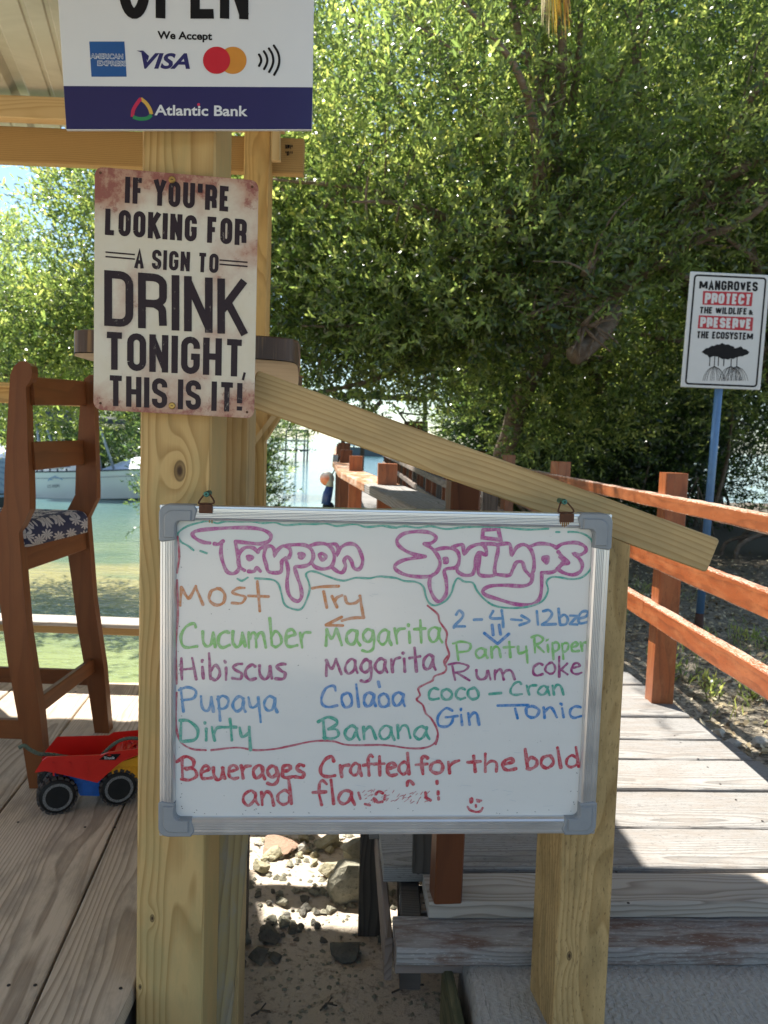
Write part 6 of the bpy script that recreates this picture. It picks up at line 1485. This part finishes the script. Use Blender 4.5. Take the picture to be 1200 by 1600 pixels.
tree('thin stemmed mangrove at the right edge with bright gaps between its stems', (8.3, 14.2, -.15), (8.3, 14.1, 2.4),
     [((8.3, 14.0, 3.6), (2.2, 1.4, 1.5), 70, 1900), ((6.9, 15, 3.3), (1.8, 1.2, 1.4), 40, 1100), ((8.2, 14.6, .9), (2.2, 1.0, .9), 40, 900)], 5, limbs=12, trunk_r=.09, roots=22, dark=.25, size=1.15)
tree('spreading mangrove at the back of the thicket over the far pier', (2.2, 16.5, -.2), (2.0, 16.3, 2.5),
     [((1.0, 15.4, 6.8), (3.4, 2.4, 2.6), 110, 4200), ((5.2, 15.8, 7.2), (3.2, 2.2, 2.6), 100, 3800), ((1.6, 16.2, 4.6), (2.8, 1.5, 2.2), 90, 2300), ((4.6, 16.6, 4.4), (2.6, 1.4, 2.4), 70, 1900), ((3.6, 16.4, 1.9), (2.2, 1.2, 1.6), 40, 1300)], 6, limbs=14, roots=8, dark=.15, size=1.4)  # two highest crowns added, mostly hidden, to shade the boughs below
# left hand mass
tree('sunlit mangrove with loose twigs against the sky seen beneath the pavilion beam', (-2.45, 9.7, -.9), (-2.6, 9.5, 1.4),
     [((-2.4, 9.0, 3.25), (1.05, .95, 1.35), 80, 2400), ((-4.3, 9.4, 2.0), (1.1, .9, .7), 60, 1300), ((-2.9, 9.3, 2.3), (1.2, .9, .45), 40, 900), ((-1.3, 9.2, 3.6), (1.1, .9, 1.2), 60, 1500)], 7, limbs=16, twigs=90, trunk_r=.08, roots=0)
tree('rounded mangrove crown at the far left with blue sky above it', (-13.4, 26.6, -.9), (-13.2, 26.4, 1.6),
     [((-13.4, 26.2, 5.0), (3.0, 2.0, 2.7), 100, 2600), ((-10.2, 26.0, 3.6), (2.4, 1.6, 2.2), 60, 1700)], 8, limbs=10, size=1.7)
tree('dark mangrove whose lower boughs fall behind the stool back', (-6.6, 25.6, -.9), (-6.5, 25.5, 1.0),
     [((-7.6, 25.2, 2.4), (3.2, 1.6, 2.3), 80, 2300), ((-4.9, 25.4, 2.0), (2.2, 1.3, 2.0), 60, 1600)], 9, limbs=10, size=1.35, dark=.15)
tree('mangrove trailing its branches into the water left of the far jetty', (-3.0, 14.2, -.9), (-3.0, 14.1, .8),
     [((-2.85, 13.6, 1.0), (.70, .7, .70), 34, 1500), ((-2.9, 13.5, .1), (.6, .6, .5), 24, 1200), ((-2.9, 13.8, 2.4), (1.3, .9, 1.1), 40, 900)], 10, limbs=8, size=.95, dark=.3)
far = [(-17.5, 31, 2.4), (-14.2, 30.5, 2.2), (-11, 30.8, 2.5), (-7.9, 30.4, 2.3), (-20.5, 30, 2.6)]
nm = ['second from the left', 'in the middle', 'fourth from the left', 'rightmost', 'leftmost']
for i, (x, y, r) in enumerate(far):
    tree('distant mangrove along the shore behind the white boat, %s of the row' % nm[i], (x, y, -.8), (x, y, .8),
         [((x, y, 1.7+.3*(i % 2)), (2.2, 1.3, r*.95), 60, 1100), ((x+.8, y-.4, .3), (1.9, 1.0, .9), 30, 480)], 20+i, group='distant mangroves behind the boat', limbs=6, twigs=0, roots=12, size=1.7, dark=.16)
# bare stems of the thicket to the right
def stems():
    rr = random.Random(77)
    for i in range(16):
        x = rr.uniform(2.6, 8.6); y = rr.uniform(9.6, 15.4); z = gz(x, y)
        t_ = tag(top('mangrove_sapling', *join([limb((x, y, z-.1), (x+rr.uniform(-.7, .7), y+rr.uniform(-.4, .4), rr.uniform(1.6, 2.8)), rr.uniform(.018, .045), .012, rr, .12, 8)] +
              [limb((x, y, z+rr.uniform(.3, 1.)), (x+rr.uniform(-.7, .7), y+rr.uniform(-.4, .4), z-.1), .014, .01, rr, .25, 6) for _ in range(4)]), BARK, (x, y, z), smooth=True),
            'bare dark mangrove stem with stilt roots standing in the shaded thicket', 'sapling', 'bare mangrove stems in the thicket')
stems()
# the pale weathered palm stump hanging in the canopy is left as a broken limb with torn fibres
bl = top('broken_limb', *join([limb((2.05, 7.4, 2.35), (1.62, 7.1, 1.9), .08, .09, random.Random(2), .05, 6)] + [limb((1.75+random.uniform(-.1, .1), 7.12, 2.15), (1.75+random.uniform(-.2, .25), 7.0, random.uniform(1.7, 2.4)), .02, .006, random.Random(i), .1, 4) for i in range(12)]), BARK, (1.8, 7.2, 2.1), smooth=True)
tag(bl, 'thick brown broken limb with torn fibres caught in the dark canopy', 'branch')

# ------------------------------------------------------------------ low plants, leaf litter, rocks
def plant(x, y, label, seed, n=9, s=1.0, tone=.7, group=None):
    rng = np.random.default_rng(seed); z = gz(x, y); p = np.array([[x, y, z]])+rng.normal(0, .035, (n, 3))*[1, 1, 0]; a = unit(rng.normal(0, .45, (n, 3))+[0, 0, 1.1])
    v, tn = leaves(p, a, 7, np.full(n, s), np.full(n, tone), rng, L_=.16); t_ = thing('seedling', label, 'plant', (x, y, z), group=group)
    o = leaf_mesh('foliage', v, tn, LEAF, t_, (x, y, z)); del o['kind']
    rr = random.Random(seed); obj('stems', *join([limb(tuple(p[i]), tuple(p[i]+a[i]*.16*s), .003, .0015, rr, .05, 3) for i in range(n)]), BARK, t_)
for i, (px, py, lab) in enumerate(((1062, 1052, 'broad leaved seedling at the foot of the orange post'), (1098, 1000, 'bright seedling near the rusty foot of the blue pole'), (1160, 1000, 'seedling clump in the sunny litter right of the blue pole'),
        (1196, 1010, 'yellow green seedling at the right edge of the view'), (1150, 1040, 'low sprout between the lower two orange rails'), (1105, 1062, 'small sprout under the lowest rail beside the post'), (1180, 1085, 'grassy sprout under the lowest rail at the right edge'), (1120, 1085, 'tiny sprout by the boardwalk edge'))):
    q = onz(px, py, -.1); plant(q.x, q.y, lab, 40+i, n=8, s=.5+.15*(i % 3 == 0), tone=.6+.12*(i % 3))
def litter():
    rng = np.random.default_rng(5); n = 9000; x = 1.25+rng.gamma(2.0, .8, n); y = rng.uniform(1.8, 9.5, n); k = (x > 1.36-.28*np.clip(y-2.9, 0, 1.5)) & (x < 8); x, y = x[k], y[k]; n = len(x)
    z = np.array([gz(a, b) for a, b in zip(x, y)])+.006+rng.uniform(0, .012, n); an = rng.uniform(0, 6.28, n); ln = rng.uniform(.018, .055, n); tl = rng.normal(0, .35, (n, 2))
    d = unit(np.stack([np.cos(an), np.sin(an), tl[:, 0]], 1)); s_ = unit(np.stack([-np.sin(an), np.cos(an), tl[:, 1]], 1)); b = np.stack([x, y, z], 1); L1 = ln[:, None]; W1 = L1*.24; up = np.array([[0, 0, 1]])*L1*.12
    v = np.stack([b-d*L1*.5, b-d*L1*.1+s_*W1+up, b-d*L1*.1-s_*W1+up*.3, b+d*L1*.25+s_*W1*.7+up, b+d*L1*.25-s_*W1*.7, b+d*L1*.5+up*.5], 1)
    t = NT('leaf_litter'); at = t.n('Attribute'); at.attribute_name = 'tone'
    t.set(Base_Color=t.ramp(at.outputs['Fac'], [(0, (.07, .045, .025)), (.4, (.20, .14, .07)), (.75, (.42, .34, .20)), (1, (.55, .48, .34))]), Roughness=.75)
    o = leaf_mesh('leaf_litter', v, rng.uniform(0, 1, n), t.m, None, (0, 0, 0)); tag(o, 'dry brown and tan leaf litter covering the ground beside the boardwalk', 'leaf litter')
    # grass tufts
    n = 1500; x = 1.5+rng.gamma(2, .6, n); y = rng.uniform(3.2, 7.5, n); kk = mn_mask = np.array([mn.noise((a*1.6, b*1.6, 9)) > .05 for a, b in zip(x, y)]); x, y = x[kk], y[kk]; n = len(x)
    z = np.array([gz(a, b) for a, b in zip(x, y)]); b = np.stack([x, y, z], 1); d = unit(np.stack([rng.normal(0, .5, n), rng.normal(0, .5, n), np.ones(n)], 1)); s_ = unit(np.cross(d, rng.normal(size=(n, 3)))); L1 = rng.uniform(.05, .13, n)[:, None]; W1 = .0028
    v = np.stack([b, b+d*L1*.3+s_*W1, b+d*L1*.3-s_*W1, b+d*L1*.7+s_*W1*.8, b+d*L1*.7-s_*W1*.8, b+d*L1+s_*L1*.2], 1)
    o = leaf_mesh('grass', v, rng.uniform(.4, .9, n), LEAF, None, (0, 0, 0)); tag(o, 'thin green grass growing through the leaf litter', 'grass')
litter()
def rockmat(name, a, b, c):
    t = NT(name); o = t.obj(); n1 = t.noise(o, 14, 6, .7); n2 = t.noise(o, 70, 5, .7)
    col = t.mix(t.ramp(n1, [(.35, 0), (.65, 1)]), a, b); col = t.mix(t.ramp(n2, [(.55, 0), (.7, .8)]), col, c); t.set(Base_Color=col, Roughness=.95); t.bump(t.v('ADD', n1, n2), .9, .01); return t.m
ROCK = [rockmat('coral_rock', (.46, .42, .30), (.30, .27, .15), (.16, .14, .08)), rockmat('grey_rock', (.24, .23, .17), (.36, .34, .26), (.10, .10, .07)), rockmat('dark_rock', (.10, .095, .08), (.19, .175, .14), (.05, .048, .04)), rockmat('pale_rock', (.58, .56, .50), (.46, .43, .36), (.25, .22, .18)), rockmat('clay_lump', (.40, .24, .17), (.30, .2, .14), (.2, .15, .1))]
def rock(x, y, rx, ry, rz, mat, seed, label, group=None, rot=0, flat_=1.0, sink=.25, name='rock'):
    rng = random.Random(seed); bm = bmesh.new(); bmesh.ops.create_icosphere(bm, subdivisions=3, radius=1)
    # facet by clipping with random planes, then roughen
    pls = [(Vector((rng.gauss(0, 1), rng.gauss(0, 1), rng.gauss(0, 1))).normalized(), rng.uniform(.42, .8)) for _ in range(13)]
    for v in bm.verts:
        for n_, d_ in pls:
            k = v.co.dot(n_)
            if k > d_: v.co -= n_*(k-d_)
        v.co *= 1+.06*mn.noise(v.co*2.5+Vector((seed, 0, 0)))+.05*mn.noise(v.co*7+Vector((seed, 3, 0)))
    z = gz(x, y); rm = Matrix.Rotation(rot, 3, 'Z'); V = [rm @ Vector((v.co.x*rx, v.co.y*ry, v.co.z*rz)) for v in bm.verts]; bm.verts.index_update(); F = [tuple(v.index for v in f.verts) for f in bm.faces]; bm.free()
    V = [v+Vector((x, y, z+rz*(1-sink)*.6)) for v in V]; o = top(name, V, F, mat, (x, y, z), smooth=False); return tag(o, label, 'rock', group)
def rpx(px, py, wpx, hpx, m_, seed, label, group=None, rot=0, rz=None):
    q = onz(px, py, -.46); D = (q-EYE).length; rx = wpx/FOC*D/2*1.15; rock(q.x, q.y, rx, rx*(.7+.3*((seed*37) % 10)/10), (hpx/FOC*D/2)*1.1 if rz is None else rz, ROCK[m_], seed, label, group, rot)
rpx(560, 1400, 80, 70, 1, 1, 'big tilted grey slab half in shade left of the boardwalk', rot=.3)
rpx(565, 1350, 60, 46, 1, 2, 'grey green boulder in sun above the tilted slab')
rpx(528, 1370, 50, 30, 0, 3, 'yellowish sunlit coral rock with a flat top beside the slab')
rpx(511, 1320, 40, 34, 0, 4, 'mossy yellow coral rock under the whiteboard edge')
rpx(440, 1325, 70, 18, 4, 5, 'long reddish clay coloured lump near the dark post', rot=.1)
rpx(472, 1325, 22, 24, 3, 6, 'small white rock beside the reddish lump')
rpx(428, 1338, 36, 18, 0, 7, 'flat yellow green rock just right of the dark post')
rpx(408, 1362, 26, 26, 0, 8, 'mossy rock touching the dark post at the sunlit edge')
rpx(588, 1350, 22, 40, 3, 9, 'pale rock wedged against the boardwalk end', rot=.6)
rpx(545, 1485, 56, 30, 2, 10, 'black jagged rock alone on the shaded sand')
rpx(405, 1493, 34, 26, 2, 11, 'dark block shaped rock by the pine post')
rpx(420, 1465, 40, 26, 2, 12, 'dark flat rock among the rubble heap')
rpx(600, 1470, 22, 36, 2, 13, 'dark upright cobble at the foot of the boardwalk support')
rpx(430, 1500, 20, 16, 2, 14, 'small dark cobble leaning on the block shaped rock')
rpx(382, 1470, 30, 34, 1, 15, 'grey rock half hidden by the pine post')
rpx(374, 1508, 20, 20, 2, 16, 'black rock touching the lower pine post')
rpx(375, 1300+60, 20, 14, 0, 17, 'small coral rock between post and dark stub')
rr = random.Random(12); 
for i in range(64):
    px = rr.uniform(402, 590); py = rr.uniform(1305, 1350) if i < 26 else rr.uniform(1395, 1470); s_ = rr.uniform(9, 20)
    if 540 < px and py > 1360: px -= 120
    rpx(px, py, s_, s_*.7, rr.choice((0, 0, 3, 1)) if py < 1360 else rr.choice((2, 2, 1)), 100+i, 'small sunlit coral stone in the rubble below the whiteboard' if py < 1360 else 'small dark stone in the shaded rubble heap', 'sunlit rubble stones' if py < 1360 else 'shaded rubble stones', rr.uniform(0, 3))
for i, (px, py, s_) in enumerate(((1125, 1135, 30), (1143, 1150, 26), (1190, 1150, 22))):
    q = onz(px, py, -.08); rock(q.x, q.y, .035+.01*i, .03, .03, ROCK[3], 60+i, ['pale stone beside the boardwalk edge', 'white stone with a sharp corner beside the boardwalk', 'small pale stone in the litter at the right edge'][i])
def pebbles():
    rr = random.Random(3); P = []
    for i in range(1500):
        x = rr.uniform(-.5, .45); y = rr.uniform(1.5, 3.9); z = gz(x, y); s_ = rr.uniform(.003, .011) if y < 2.5 else rr.uniform(.004, .02); a = rr.uniform(0, 3)
        c = Vector((x, y, z+s_*.2)); e = [Vector((math.cos(a+k*1.57)*s_*rr.uniform(.7, 1.2), math.sin(a+k*1.57)*s_*rr.uniform(.7, 1.2), rr.uniform(-.2, .2)*s_)) for k in range(4)]
        P.append(([c+Vector((0, 0, s_*.6))]+[c+q for q in e], [(0, 1, 2), (0, 2, 3), (0, 3, 4), (0, 4, 1)]))
    o = top('gravel', *join(P), ROCK[1], (0, 2.5, -.5)); tag(o, 'loose gravel and chips scattered on the sand under the whiteboard', 'gravel', kind='stuff')
    for i, (px, py, dx) in enumerate(((392, 1585, 30), (612, 1545, 50), (500, 1578, 20))):
        q = onz(px, py, -.46); q.z = gz(q.x, q.y)+.006; e = onz(px+dx, py-8, -.46); e.z = gz(e.x, e.y)+.01
        lab = ['forked black twig on the sand beside the pine post', 'dark stick on sand under the lower step plank', 'thin brown twig at the bottom of the sand'][i]
        m = q.lerp(e, .5)+zup*.01; o = top('twig', *join([tube([q, m, e], .003, 5), tube([m, m+Vector((.03, -.02, .01))], .002, 5), tube([q.lerp(e, .3), q.lerp(e, .3)+Vector((.02, .03, .012))], .002, 5)]), MAT['old_dark'], q); tag(o, lab, 'twig')
pebbles()
